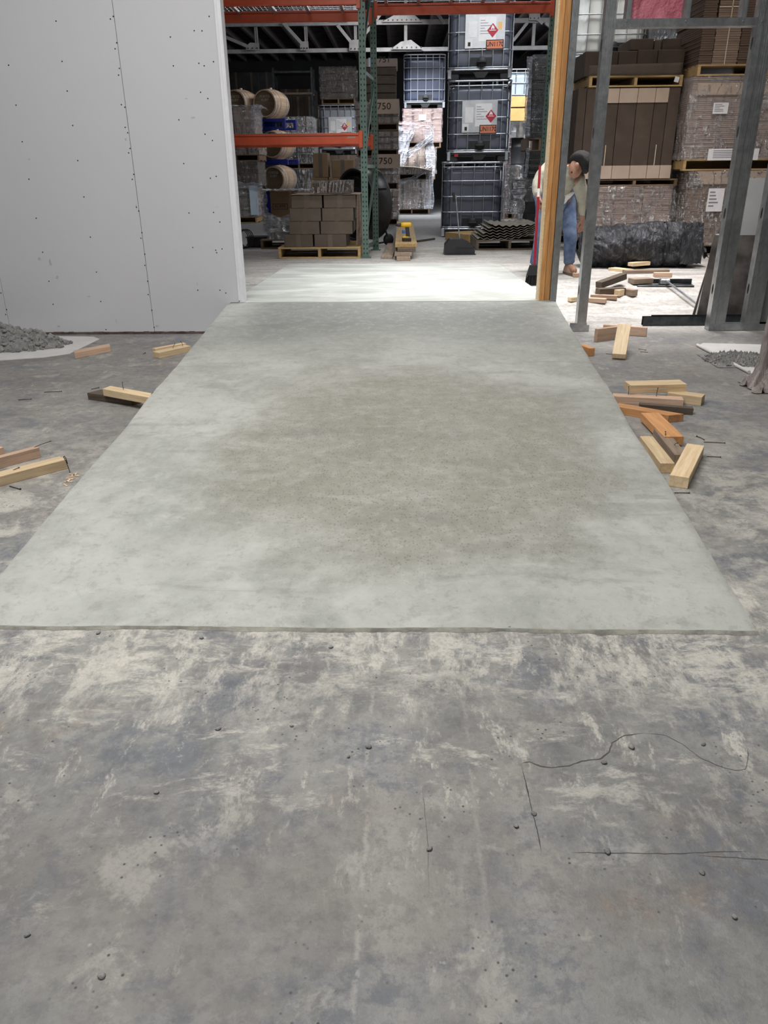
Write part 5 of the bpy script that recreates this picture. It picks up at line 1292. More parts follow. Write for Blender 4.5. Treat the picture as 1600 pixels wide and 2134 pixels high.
for k in range(5):
    zt_ = zat([196, 178, 159, 142, 121][k], Y); zb_ = zz
    x0 = xat(757 if k == 4 else 762, Y, zb_); x1 = xat(828 if k == 4 else 826, Y, zb_)
    rk = [ 'lowest', 'second', 'third', 'fourth', 'topmost']
    c = carton('%s of the five spaced brown cartons on top of the numbered column' % rk[k], ((x0+x1)/2, Y+0.45, zb_+0.03), x1-x0, 0.8, zt_-zb_-0.033, 'carton_pink' if k == 4 else 'carton', group='five cartons above the numbered column', seams=0)
    obj('spacer_slat', MB().box(-(x1-x0)/2+0.03, (x1-x0)/2-0.03, -0.36, 0.36, -0.03, 0), M['wood_dark'], c)
    if k == 4:
        text('marker_number', '751', 0.15, M['marker'], c, (0.08, -0.402, 0.12), sx=1.1)
        obj('paper_label', MB().box(-0.12, 0.02, -0.4035, -0.4015, 0.0, 0.16), M['tank_ice'], c, loc=(-0.12, 0, 0.0))
    zz = zt_

# column with hanging white plastic and a dark blue tote on top
Y = 21.5; z = ZB
zA = [ (374, 'lowest wrapped brown load under the torn white plastic left of the caged totes', 'carton_pink', 'wrap_milky'), (308, 'second load with torn white plastic hanging over it, left of the caged totes', 'carton_pink', 'wrap'), (226, 'third load with pink-white film and paper slip, left of the caged totes', 'carton_pink', 'wrap_pink')]
for k, (py, lb, mt, wr_) in enumerate(zA):
    z = ld(lb, 820+k*10, 896+k*12, py, Y, z, nx=2, nz_=3, mat=mt, wrap=wr_, labels=((0.0, 0.55, 0.18, 0.13, 'paper'),) if k == 2 else (), amp=0.02)
ibc('dark navy caged tote topping the column left of the caged stack', (xat(884, Y, z), Y+0.6, z), 0, 'tank_blue', cage='tank_grey', plates=0)
# torn plastic sheets
Yw = 21.3
def strip(pts, wd, seed, mat='wrap_white', label='', nm='hanging_plastic'):
    P = [ony(a, b, Yw-0.05*i) for i, (a, b) in enumerate(pts)]; b = MB()
    n = len(P)-1
    def f(u, v):
        t = u*n; i = min(int(t), n-1); p = P[i].lerp(P[i+1], t-i); d = (P[i+1]-P[i]).normalized(); nn = Vector((-d.z, 0, d.x))
        wv = wd(u) if callable(wd) else wd
        return p+nn*wv*(v-0.5)*(1+0.4*nz(u*6, seed))+Vector((0, 0.09*nz(u*5, v*9, seed), 0.03*nz(u*9, v*7, seed)))
    b.grid(f, 36, 16); o = obj(nm, b, M[mat]); tag(o, label, 'plastic film'); return o
strip([(835, 262), (828, 300), (818, 350)], 0.38, 1, label='wide white plastic strip hanging at the left side of the torn column')
strip([(862, 255), (845, 300), (835, 345)], 0.20, 2, label='narrow white strip fluttering beside the wide one on the torn column')
strip([(818, 300), (850, 322), (900, 285)], 0.14, 3, label='loop of milky film sagging between the strips of the torn column')
strip([(893, 265), (897, 330), (893, 435)], 0.22, 4, label='long white plastic tail down the right side of the torn column')
strip([(815, 385), (860, 372), (900, 345)], 0.10, 5, label='milky band of film across the middle of the torn column')
strip([(820, 225+40), (860, 262), (900, 262)], 0.24, 6, mat='wrap_pink', label='pinkish film bunched along the top of the torn column')
bs = MB().grid(lambda u, v: Vector((u*1.0-0.5, v*0.8, 0.05*math.sin(u*3)+0.10*(0.5-u))), 20, 4)
o = obj('bent_board', bs, M['wood_dark'], loc=(xat(858, 21.0, 1), 20.75, zat(352, 21.0))); so = o.modifiers.new('thickness', 'SOLIDIFY'); so.thickness = 0.03
tag(o, 'dark sagging board on edge between the loads of the torn column', 'board')

# right of the caged stack: bright column and crates
Y = 19.0; z = ZB
z = ld('lowest dark load of the bright column right of the caged totes', 1050, 1102, 344, Y, z, nx=1, nz_=3, mat='silver_fabric', wrap='wrap')
z0 = z; xk = xat(1082, Y, z)
dm_ = MB().lathe([(0, 0), (0.27, 0), (0.285, 0.02), (0.275, 0.04), (0.275, 0.35), (0.285, 0.37), (0.275, 0.39), (0.275, zat(290, Y)-z-0.02), (0.285, zat(290, Y)-z), (0, zat(290, Y)-z)], 28)
o = obj('black_drum', dm_, M['black'], loc=(xk, Y+0.4, z)); tag(o, 'black round drum in the bright column right of the caged totes', 'drum')
z = zat(290, Y)+0.004
z = ld('black plastic-covered crate load under the yellow cartons right of the caged totes', 1058, 1108, 252, Y, z, nx=1, nz_=1, mat='silver_fabric', wrap='wrap', d=0.8, pal=False)
zc1 = zat(226, Y); zc2 = zat(203, Y)
gi = 0
for (a, b_, z_a, z_b) in ((1049, 1061, z, zc1-0.02), (1063, 1108, z, zc1-0.02), (1049, 1061, zc1, zc2), (1063, 1108, zc1, zc2)):
    x0 = xat(a, Y, z_a); x1 = xat(b_, Y, z_a)
    carton(['lower left sliver of yellow carton right of the caged totes', 'lower yellow carton in daylight right of the caged totes', 'upper left sliver of yellow carton right of the caged totes', 'upper yellow carton in daylight right of the caged totes'][gi], ((x0+x1)/2, Y+0.35, z_a+0.002), x1-x0-0.01, 0.6, z_b-z_a-0.004, 'gold', group='yellow cartons', seams=0); gi += 1
zi_ = zat(146, 20.2)-1.17
ibc('ice-blue translucent caged tote above the yellow cartons', (xat(1084, 20.2, 2.8)+0.05, 20.8, zi_), 0, 'tank_ice', plates=0)
load('plain load holding up the ice-blue tote behind the yellow cartons', xat(1084, 20.2, 1)+0.15, 20.2, ZB, 1.0, 1.1, zi_-ZB-0.003, style='cartons', mat='carton_dark', nx=2, nz_=3, wrap=None)
Yw = 17.2
strip([(1058, 280), (1054, 350), (1050, 470)], 0.17, 8, mat='wrap_pink', label='pink and white plastic tail right of the caged totes')
strip([(1052, 300), (1049, 380), (1044, 470)], 0.10, 9, label='bright white plastic tail hugging the caged totes')
# black ventilated crates
crate_me = None
def crates(lab, px0, px1, pyt, pyb, Y, h=0.115, d=0.6):
    z = zat(pyb, Y, px0); zt_ = zat(pyt, Y, px0); x0 = xat(px0, Y, z); x1 = xat(px1, Y, z); n = int((zt_-z)/h); w_ = x1-x0
    cr_ = MB(); hh = h-0.006; k = 9
    cr_.box(-w_/2, w_/2, -d/2, d/2, 0, 0.01)
    for (zz0, zz1) in ((0, 0.018), (hh*0.46, hh*0.54), (hh-0.016, hh)):
        cr_.box(-w_/2, w_/2, -d/2, -d/2+0.012, zz0, zz1).box(-w_/2, w_/2, d/2-0.012, d/2, zz0, zz1).box(-w_/2, -w_/2+0.012, -d/2, d/2, zz0, zz1).box(w_/2-0.012, w_/2, -d/2, d/2, zz0, zz1)
    for i in range(k+1):
        x = -w_/2+0.006+(w_-0.012)*i/k; cr_.box(x-0.006, x+0.006, -d/2, -d/2+0.010, 0, hh).box(x-0.006, x+0.006, d/2-0.01, d/2, 0, hh)
        y = -d/2+0.006+(d-0.012)*i/k; cr_.box(-w_/2, -w_/2+0.010, y-0.006, y+0.006, 0, hh)
    cr_.box(-w_/2+0.02, w_/2-0.02, -d/2+0.03, d/2-0.02, 0.01, hh-0.03)
    me = cr_.mesh('crate'); me.materials.append(M['crate'])
    for i in range(n):
        if i: lab2 = '%s dark ventilated crate, counted from the top, in the %s' % (['topmost','second','third','fourth','fifth','sixth','seventh','eighth','ninth','tenth','eleventh','twelfth','thirteenth','fourteenth'][n-1-i], lab)
        else: lab2 = 'lowest dark ventilated crate in the %s' % lab
        o = bpy.data.objects.new('plastic_crate', me); COL.objects.link(o); o.location = ((x0+x1)/2+0.006*math.sin(i*3.1), Y+d/2, z+i*h); o.rotation_euler = (0, 0, 0.02*math.sin(i*1.7))
        tag(o, lab2, 'crate', lab)
    return z, z+n*h, (x0+x1)/2, w_
M['crate'] = simple('dark_grey_crate_plastic', (0.045, 0.047, 0.048), (0.07, 0.072, 0.074), 6, 0.5)
zb_, ztp, xc_, wc_ = crates('tall stack right of the totes', 1104, 1147, 116, 288, 15.6)
o = obj('wrap_sheet', shell(wc_+0.05, 0.66, ztp-zb_+0.05, 0.02, seed=9), M['wrap'], loc=(xc_, 15.9, zb_)); tag(o, 'stretch film round the tall stack of dark crates', 'plastic film')
Yw = 15.5
strip([(1104, 118), (1101, 180), (1098, 285)], 0.10, 12, mat='wrap_white', label='white gathered film edge down the left of the tall crate stack')
zb2, zt2, xc2, wc2 = crates('short stack below the thin pallet', 1100, 1145, 303, 372, 15.6)
pallet('thin wooden pallet between the two stacks of dark crates', (xc_, 16.0, zt2+0.001), w_=round(wc_+0.1, 2), d=0.8, h=round(zb_-zt2-0.004, 3), mat='pallet_dull')
load('dark base load under the short stack of ventilated crates', xc2, 15.6, ZB, wc2+0.1, 0.8, zb2-ZB-0.003, style='cartons', mat='silver_fabric', nx=1, nz_=2, wrap=None)
Yw = 15.4
strip([(1101, 308), (1098, 340), (1095, 370)], 0.06, 13, label='silvery film scrap left of the short crate stack')
Y = 14.8; z = ZB
z = ld('lower black wrapped cartons behind the corrugated sheets', 1088, 1150, 420, Y, z, nx=1, nz_=2, mat='silver_fabric', wrap=None, pal=True, d=0.6)
z = ld('upper grey wrapped cartons behind the corrugated sheets', 1075, 1152, 374, Y, z, nx=2, nz_=2, mat='crate', wrap='wrap', pal=False, d=0.6)
Yw = 14.7
strip([(1082, 378), (1080, 420), (1074, 485)], 0.22, 14, mat='wrap_milky', label='crumpled silvery film hanging by the dark wrapped cartons')

# ------------------------------------------------------------------ right side: tall stacks behind the stud wall
Yr = 10.9; z = ZB
XA0 = xat(1232, Yr, 0.6); XA1 = xat(1392, Yr, 0.6)
def lx(label, x0, x1, pyt, Y, z0, **kw):
    zt_ = zat(pyt, Y, 1320); load(label, (x0+x1)/2, Y, z0, x1-x0, kw.pop('d', 1.1), zt_-z0-0.003, **kw); return zt_
xL0 = xat(1222, Yr, 0.9)
z = lx('shiny film-wrapped load at the bottom of the left tall stack behind the tarpaulin', XA0-0.12, XA1, 388, Yr, z, style='sheets', mat='sheets_pink', nx=3, wrap='film_clear', amp=0.03)
za = z+0.0
pallet('thin pallet under the tall dark cardboard bundles', ((XA0+XA1)/2, Yr+0.55, za), w_=round(XA1-XA0+0.1, 2), d=1.05, h=0.085, mat='pallet_dull'); za += 0.0855
zb3 = zat(181, Yr, 1320); XB0 = xat(1196, Yr, 1.6); XB1 = xat(1405, Yr, 1.6)
widths = [0.12, 0.20, 0.24, 0.25, 0.24, 0.18, 0.16]; tot = sum(widths); s_ = (XB1-XB0)/tot; x = XB0
nmz = ['leftmost', 'second', 'third', 'fourth', 'fifth', 'sixth', 'rightmost']
for k, wd in enumerate(widths):
    wd *= s_
    r = thing('cardboard_bundle', '%s upright bundle of dark folded cartons in the tall left stack, counted from the studs' % nmz[k], 'cardboard bundle', (x+wd/2, Yr+0.55, za), 0, 'upright dark cardboard bundles')
    lay = MB(); R_ = random.Random(k); n = 7; hh = zb3-za-0.004
    for i in range(n):
        yy = 1.06*i/n-0.53; lay.box(-wd/2+0.004, wd/2-0.004, yy, yy+1.06/n-0.004, 0, hh-R_.random()*0.004)
    obj('folded_cartons', lay, M['carton_dark'], r)
    if k in (2, 3, 4, 5): 
        obj('light_flap', MB().box(-wd/2+0.003, wd/2-0.003, -0.545, -0.535, hh-0.17, hh-0.01), M['carton_light'], r)
    if k > 0: obj('light_flap', MB().box(-wd/2+0.003, wd/2-0.003, -0.545, -0.535, 0.005, 0.16), M['carton_light'], r)
    if k in (2, 5): obj('banding_strap', MB().box(-0.004, 0.004, -0.549, -0.535, 0.16, 0.40), M['strap'], r)
    x += wd
zp = zb3
pallet('wooden pallet with a paper tag on top of the dark cardboard bundles', ((XB0+XB1)/2+0.06, Yr+0.5, zp), w_=round(XB1-XB0-0.12, 2), d=1.0, h=0.125, mat='pallet')
tg = obj('paper_tag', MB().box(-0.028, 0.028, -0.003, 0, -0.03, 0.03, M=Matrix.Rotation(0.2, 4, 'Y')), M['paper'], loc=(xat(1407, Yr, zp), Yr-0.003, zp+0.075)); tag(tg, 'small white paper tag on the pallet above the dark bundles', 'tag')
zp += 0.1255
# loose flap card and cartons on that pallet
fcx0 = xat(1224, Yr, zp); fcx1 = xat(1415, Yr, zp)
o = obj('bent_card', MB().grid(lambda u, v: Vector((fcx0+(fcx1-fcx0)*u, Yr-0.02-0.05*v+0.03*nz(u*3, 1), zp+0.001+0.10*v+0.02*u*v)), 20, 4), M['carton']); so = o.modifiers.new('thickness', 'SOLIDIFY'); so.thickness = 0.006; tag(o, 'bent brown card lip along the top pallet of the left tall stack', 'cardboard')
def cx(label, px0, px1, pyt, zb, Y, d, mat, seams=0, g='dark cartons on the upper pallet'):
    x0 = xat(px0, Y, zb); x1 = xat(px1, Y, zb); zt_ = zat(pyt, Y, 1320)
    carton(label, ((x0+x1)/2, Y+d/2, zb), x1-x0-0.006, d, zt_-zb, mat, 0, g, seams=seams); return zt_
zz1 = 0
for i, (a, b_) in enumerate(((1215, 1284), (1284, 1323), (1323, 1365), (1365, 1421))):
    zz1 = cx('%s dark carton in the lower row on the upper left pallet' % ['first', 'second', 'third', 'fourth'][i], a, b_, 106 if i < 2 else 104, zp, Yr+0.1, 0.8, 'carton_dark')
zz1 += 0.002
cx('wide dark carton of the upper row on the upper left pallet', 1311, 1360, 81, zz1, Yr+0.16, 0.6, 'carton_dark'); cx('right dark carton of the upper row on the upper left pallet', 1378, 1418, 81, zz1, Yr+0.16, 0.6, 'carton_dark')
cx('narrow dark carton between the two of the upper row', 1361, 1377, 84, zz1, Yr+0.20, 0.6, 'carton')
# white tote stack behind
Yt = 12.5; xt0 = xat(1262, Yt, 2.6)
for k in range(3): 
    if k == 2: ibc('white caged tote high behind the dark cartons and the steel studs', (xt0+0.04, Yt+0.6, ZB+2.35), 0, 'tank_white', cage='galv')
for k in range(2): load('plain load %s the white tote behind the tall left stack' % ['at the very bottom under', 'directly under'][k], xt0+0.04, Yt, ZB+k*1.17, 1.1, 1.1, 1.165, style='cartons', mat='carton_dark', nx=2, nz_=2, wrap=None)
ld('grey film-wrapped load far behind between the white tote and the sheet cardboard', 1350, 1430, 45, Yt+0.1, ZB+2.35, style='block', mat='tank_grey', wrap='film_clear', pal=False, name='wrapped_block')
load('hidden base load under the grey wrapped block at the back right', xat(1390, Yt, 2)+0.10, Yt+0.1, ZB, 0.62, 1.0, 2.345, style='cartons', mat='carton_dark', nx=2, nz_=4, wrap=None)
# second tall stack (right)
Y2 = 10.6; z = ZB; XC0 = XA1+0.10; XC1 = XC0+1.55
z = lx('lowest wrapped load of the right tall stack with a large shipping label', XC0, XC1, 357, Y2, z, style='sheets', mat='sheets', nx=2, wrap='film_clear', labels=((-0.44, 0.54, 0.20, 0.27, 'paper'), (-0.10, 0.80, 1.2, 0.15, 'carton_light')), amp=0.02)
XD0 = XB1+0.03
z = lx('middle pink-brown wrapped load of the right tall stack with a paper label', XD0, XD0+1.6, 160, Y2, z, style='sheets', mat='sheets_pink', nx=2, wrap='wrap', palmat='pallet', labels=((-0.44, 0.56, 0.18, 0.12, 'paper'), (-0.20, 0.05, 0.62, 0.13, 'paper'), (0.0, 0.77, 1.5, 0.13, 'carton_light')), amp=0.02)
pallet('pallet carrying the banded kraft bundles at the top right', (XD0+0.86, Y2+0.5, z), w_=1.66, d=1.0, h=0.12, mat='pallet'); z += 0.1205
x = XD0+0.03; nmq = ['grooved', 'strapped pale', 'dark', 'narrow dark', 'pale striped', 'dark right-hand', 'outermost']
for k, (wd, mt) in enumerate(((0.16, 'sheets_dark'), (0.30, 'sheets'), (0.17, 'sheets_dark'), (0.17, 'sheets_dark'), (0.28, 'sheets'), (0.2, 'sheets_dark'), (0.3, 'sheets'))):
    r = thing('kraft_bundle', '%s bundle of flattened cartons on the top right pallet' % nmq[k], 'cardboard bundle', (x+wd/2, Y2+0.5, z), 0, 'bundles on the top right pallet')
    lay = MB(); R_ = random.Random(k+20); hh = 0.72; n = 30
    for i in range(n):
        jx = R_.uniform(-.004, .004); jx2 = 0.012 if i > 18 and k == 0 else 0
        lay.box(-wd/2+0.004+jx-jx2, wd/2-0.004+jx-jx2, -0.48+R_.uniform(-.006, .006), 0.48, hh*i/n, hh*(i+1)/n-0.003)
    obj('flattened_cartons', lay, M[mt], r, kind='stuff')
    if k in (1,):
        obj('banding_strap', MB().box(-0.005, 0.005, -0.492, -0.486, 0.0, hh+0.004).box(-wd/2, wd/2, -0.492, -0.486, hh*0.80, hh*0.80+0.012), M['strap'], r)
    x += wd
z += 0.7215
x = XD0+0.05
for k in range(3):
    carton('%s grey-brown carton above the flattened bundles at the top right' % ['left', 'centre', 'right-hand'][k], (x+0.23, Y2+0.45, z), 0.45, 0.8, 0.55, 'carton', group='cartons above the bundles'); x += 0.46

# ------------------------------------------------------------------ rolled black tarpaulin
YT = 9.15
ta = Vector((xat(1212, YT, 0.5), YT+0.25, 0)); tb_ = Vector((xat(1462, YT, 0.5), YT+0.30, 0)); zT0 = floorz(YT)
tp_ = thing('rolled_tarpaulin', 'big rolled-up black tarpaulin lying on the floor behind the stud wall', 'tarpaulin', (ta.x, ta.y, zT0))
Lt = (tb_-ta).length
def tf(u, v):
    a = v*2*math.pi; x = u*Lt
    r_ = 0.155+0.085*math.sin(min(1, u*2.2)*math.pi/2)-0.09*max(0, (u-0.88)/0.12)**2
    if u < 0.04: r_ *= 0.35+0.65*u/0.04
    wr = 0.055*nz(x*2.4, math.sin(a)*1.6, math.cos(a)*1.6+3)+0.045*abs(nz(x*6+math.sin(a)*2.5, math.cos(a)*3, 8))+0.014*nz(x*16-math.sin(a)*6, math.cos(a)*6, 1)-0.03*math.exp(-((x-0.95)/0.03)**2)-0.02*math.exp(-((x-0.55-0.06*math.cos(a))/0.02)**2)
    rr_ = r_+wr
    z_ = rr_*math.sin(a)*0.97; y_ = rr_*math.cos(a)*1.05
    return Vector((x, y_, max(0.003, z_+0.235)))
obj('tarpaulin_roll', MB().grid(tf, 150, 60), M['tarp'], tp_)
obj('end_cap', MB().grid(lambda u, v: Vector((Lt*1.0+0.02*nz(u*6, v*4), 0.2*math.cos(v*2*math.pi)*u, 0.225+0.19*math.sin(v*2*math.pi)*u)), 6, 24), M['tarp'], tp_)
obj('loose_flap', MB().grid(lambda u, v: Vector((Lt-0.26+0.24*u+0.03*v, -0.255-0.02*math.sin(v*3)-0.015*nz(u*4, v*6), 0.49-0.44*v+0.02*nz(u*5, v*3))), 10, 20), M['tarp'], tp_)
obj('torn_end', MB().grid(lambda u, v: Vector((Lt-0.03+0.16*u, -0.16+0.3*v, 0.36-0.25*u+0.09*nz(u*4, v*6, 5))), 14, 16), M['tarp'], tp_)
obj('black_tie', MB().path([(0.98+0.02*math.cos(a), 0.26*math.cos(a), 0.24+0.245*math.sin(a)) for a in [i*math.pi/14 for i in range(28)]], 0.008, 6, True), M['black_soft'], tp_)

# grey float with pole
p0 = F(1328, 598); p1 = F(1447, 599); c = (p0+p1)/2
fl = thing('bull_float', 'grey concrete float with a long pole lying on the floor behind the stud wall', 'float', (c.x, c.y+0.06, c.z), math.atan2(p1.y-p0.y, p1.x-p0.x))
Lf = (p1-p0).length
obj('float_blade', MB().box(-Lf/2, Lf/2, -0.06, 0.06, 0.0, 0.018, ch=0.004).box(-Lf/2, Lf/2, 0.045, 0.06, 0, 0.07, ch=0.003), M['galv_dark'], fl)
obj('float_bracket', MB().box(-0.05, 0.05, -0.03, 0.05, 0.018, 0.075, ch=0.01), M['galv'], fl)
p2 = F(1442, 634); e = Vector((p2.x-c.x, p2.y-c.y-0.06, 0.03+p2.z-c.z)); obj('pole', MB().tube((0.0, 0, 0.065), e*1.35, 0.011, 8), M['cage'], fl)

# steel channels on the floor and leaning boards
p = F(1350, 687); q = F(1476, 690)
for k, (dz, x0_, lb) in enumerate(((0, 0.0, 'lower dark steel channel lying on the floor under the leaning boards'), (0.045, 0.10, 'upper dark steel channel stacked on the first under the leaning boards'))):
    ln = MB(); L_ = q.x-p.x+0.55-x0_; pr = [(0, 0), (0, 0.085), (0.002, 0.085), (0.002, 0.002), (0.05, 0.002), (0.05, 0.085), (0.052, 0.085), (0.052, 0)]
    n = 8; ln.add([(0, a, b_*0.9) for a, b_ in pr]+[(L_, a, b_*0.9) for a, b_ in pr], [tuple(range(n)), tuple(reversed(range(n, 2*n)))]+[(i, (i+1) % n, n+(i+1) % n, n+i) for i in range(n)])
    o = obj('steel_channel', ln, M['galv_dark'], loc=(p.x+x0_, p.y+0.16+0.06*k, floorz(p.y+0.2)+0.001+dz*0)); tag(o, lb, 'steel channel')
def board_px(pts, t, mat, nm, label, cat='board', parent=None):
    P = [ony(a, b, Y_) for a, b, Y_ in pts]; n = (P[1]-P[0]).cross(P[2]-P[0]).normalized()
    if n.y > 0: n = -n
    N_ = len(P); b = MB().add(P+[v-n*t for v in P], [tuple(range(N_)), tuple(reversed(range(N_, 2*N_)))]+[(i, N_+i, N_+(i+1) % N_, (i+1) % N_) for i in range(N_)])
    o = obj(nm, b, M[mat], parent); return tag(o, label, cat)
board_px([(1547, 371, 7.75), (1640, 371, 7.75), (1600, 672, 7.35), (1508, 672, 7.35)], 0.0127, 'greyboard', 'drywall_offcut', 'tall pale grey wallboard leaning behind the two right-hand studs')
board_px([(1488, 490, 7.45), (1590, 490, 7.45), (1556, 676, 7.22), (1448, 676, 7.22)], 0.012, 'darkboard', 'stained_panel', 'dark stained panel leaning behind the third steel stud')
board_px([(1494, 487, 7.52), (1506, 487, 7.52), (1470, 676, 7.3), (1444, 676, 7.3)], 0.012, 'whiteboard', 'white_edged_panel', 'white-edged panel just behind the dark stained one')
board_px([(1503, 462, 7.62), (1512, 462, 7.62), (1460, 672, 7.42), (1438, 672, 7.42)], 0.012, 'darkboard', 'thin_dark_panel', 'thin dark panel furthest back in the leaning group')

# dusty draped plastic at the right edge
pc = onz(1578, 806, 0); DX = pc.x-0.03
def df(u, v):
    # u runs around the front and left side of a wrapped bundle, v up
    a = u
    if a < 0.45: y = pc.y+0.7*(1-a/0.45); x = DX+0.02+0.52*(y-pc.y)
    else: x = DX+0.02+1.3*(a-0.45)/0.55; y = pc.y
    h = 1.05
    lean = 0.06*v
    fold = 0.030*nz(u*22, v*1.5, 2)+0.014*nz(u*50, v*3, 2)
    fl_ = 0.05*max(0, 1-v/0.12)
    return Vector((x+lean*0.55+(fold if a < 0.45 else 0)-fl_*(a < 0.5), y+(fold if a >= 0.45 else 0)-fl_*(a >= 0.45)+0.06*v, 0.004+h*v+0.012*abs(nz(u*30, 0.5))*(v < 0.05)))
dr_ = thing('draped_plastic', 'dusty brownish plastic sheeting draped over a bundle at the right edge of the photo', 'plastic sheeting', (0, 0, 0))
obj('plastic_skirt', MB().grid(df, 120, 40), M['poly'], dr_)
tl_ = MB().grid(lambda u, v: Vector((DX+0.08+1.3*u+0.36*v, pc.y+0.06+0.7*v, 1.055+0.03*nz(u*5, v*5))), 20, 14); obj('plastic_top', tl_, M['poly'], dr_)
obj('loose_tail', MB().grid(lambda u, v: Vector((DX-0.06+0.16*u+0.03*nz(v*5, u*4), pc.y+0.12-0.30*v, 0.006+0.10*max(0, nz(u*5, v*5, 1))+0.05*(1-v)*u)), 16, 24), M['poly'], dr_)

# ------------------------------------------------------------------ person and broom
def skinfig(name, pts, edges, mat, parent, sub=2, root=0, disp=0):
    me = bpy.data.meshes.new(name); me.from_pydata([p[0] for p in pts], edges, []); me.update()
    o = bpy.data.objects.new(name, me); COL.objects.link(o)
    bpy.context.view_layer.objects.active = o
    mod = o.modifiers.new('skin', 'SKIN'); mod.use_smooth_shade = True; mod.branch_smoothing = 0.4
    if not me.skin_vertices:
        bpy.context.view_layer.update()
        try:
            with bpy.context.temp_override(object=o, active_object=o, selected_objects=[o]): bpy.ops.mesh.customdata_skin_add()
        except Exception: pass
    lay = me.skin_vertices[0].data
    for i, (_, r) in enumerate(pts):
        lay[i].radius = (r, r) if not isinstance(r, tuple) else r
        lay[i].use_root = (i == root)
    s = o.modifiers.new('sub', 'SUBSURF'); s.levels = sub; s.render_levels = sub
    bpy.context.view_layer.update()
    me2 = bpy.data.meshes.new_from_object(o.evaluated_get(bpy.context.evaluated_depsgraph_get()))
    me2.materials.clear(); me2.materials.append(M[mat])
    if disp:
        me2.update()
        for v in me2.vertices: v.co += v.normal*disp*(nz(v.co.x*14, v.co.y*14, v.co.z*22)+0.4*nz(v.co.x*30, v.co.y*30, v.co.z*50))
    bpy.data.objects.remove(o)
    for p in me2.polygons: p.use_smooth = True
    o2 = bpy.data.objects.new(name, me2); COL.objects.link(o2); o2.parent = parent; return o2
YPn = 8.75
def J(px, py, dy=0.0): 
    p = ony(px, py, YPn+dy); return Vector((p.x-pb_.x, p.y-pb_.y, p.z-pb_.z))
pb_ = Vector((ony(1158, 565, YPn).x, YPn, floorz(YPn)))
person = thing('person', 'person in pale shirt and blue jeans bending over behind the timber post', 'person', pb_)
gz = pb_.z
hipC = J(1158, 408, 0.12); hipL = J(1136, 418, 0.10); hipR = J(1180, 416, 0.10)
waist = J(1160, 388, 0.02); chest = J(1168, 366, -0.16); neck = J(1190, 352, -0.24); head = J(1204, 347, -0.30)
shL = J(1138, 350, -0.12); shR = J(1204, 374, -0.22)
elL = J(1118, 385, -0.20); wrL = J(1121, 412, -0.30)
elR = J(1216, 418, -0.20); wrR = J(1214, 455, -0.18)
knL = J(1128, 490, -0.08); anL = J(1114, 548, 0.0); toL = J(1112, 560, -0.16)
knR = J(1188, 490, -0.04); anR = J(1186, 548, 0.02); toR = J(1198, 563, -0.16)
anL.z = 0.085; anR.z = 0.085; toL.z = 0.04; toR.z = 0.04
def hand(pts, edges, wr, direction, side, curl, wi):
    """five fingers rooted in the palm; direction = along the hand, side = towards the thumb, curl = towards the palm"""
    d = direction.normalized(); s = side.normalized(); c = curl.normalized()
    pi = len(pts); pts.append((wr+d*0.045, 0.024)); edges.append((wi, pi)); p2 = len(pts); pts.append((wr+d*0.075, 0.022)); edges.append((pi, p2))
    for k, (off, ln) in enumerate(((0.028, 0.062), (0.010, 0.070), (-0.009, 0.065), (-0.027, 0.050))):
        a = wr+d*0.088+s*off; b_ = a+d*ln*0.45+c*ln*0.12; e_ = b_+d*ln*0.32+c*ln*0.32
        i0 = len(pts); pts += [(a, 0.0095), (b_, 0.0085), (e_, 0.0075)]; edges += [(p2, i0), (i0, i0+1), (i0+1, i0+2)]
    i0 = len(pts); t0 = wr+d*0.04+s*0.032; pts += [(t0, 0.011), (t0+d*0.03+s*0.018+c*0.012, 0.010), (t0+d*0.055+s*0.020+c*0.026, 0.0085)]
    edges += [(pi, i0), (i0, i0+1), (i0+1, i0+2)]
down = Vector((0, 0, -1))
fdir = Vector((-0.62, -0.10, -0.78)).normalized()
pts = [(hipC, 0.135), (waist, 0.125), (chest, 0.145), (neck, 0.060), (neck.lerp(head, 0.6), 0.062), (head+Vector((0, -0.01, 0.02)), 0.094), (head+fdir*0.055+Vector((0, -0.01, -0.02)), 0.070), (head+fdir*0.075+Vector((0.04, -0.015, -0.045)), 0.043),
       (shL, 0.066), (elL, 0.044), (wrL, 0.028), (shR, 0.066), (elR, 0.044), (wrR, 0.028),
       (hipL, 0.095), (knL, 0.060), (anL, 0.042), (toL, 0.038), (hipR, 0.095), (knR, 0.060), (anR, 0.042), (toR, 0.038)]
eds = [(0,1),(1,2),(2,3),(3,4),(4,5),(5,6),(6,7),(2,8),(8,9),(9,10),(2,11),(11,12),(12,13),(0,14),(14,15),(15,16),(16,17),(0,18),(18,19),(19,20),(20,21)]
hand(pts, eds, wrL, Vector((0.25, -0.25, -1)), Vector((0.6, -0.8, 0.0)), Vector((0.8, 0.5, 0.1)), 10)
hand(pts, eds, wrR, down, Vector((-0.8, -0.4, 0)), Vector((-0.4, 0.8, 0)), 13)
body = skinfig('body', pts, eds, 'skin', person, 2)
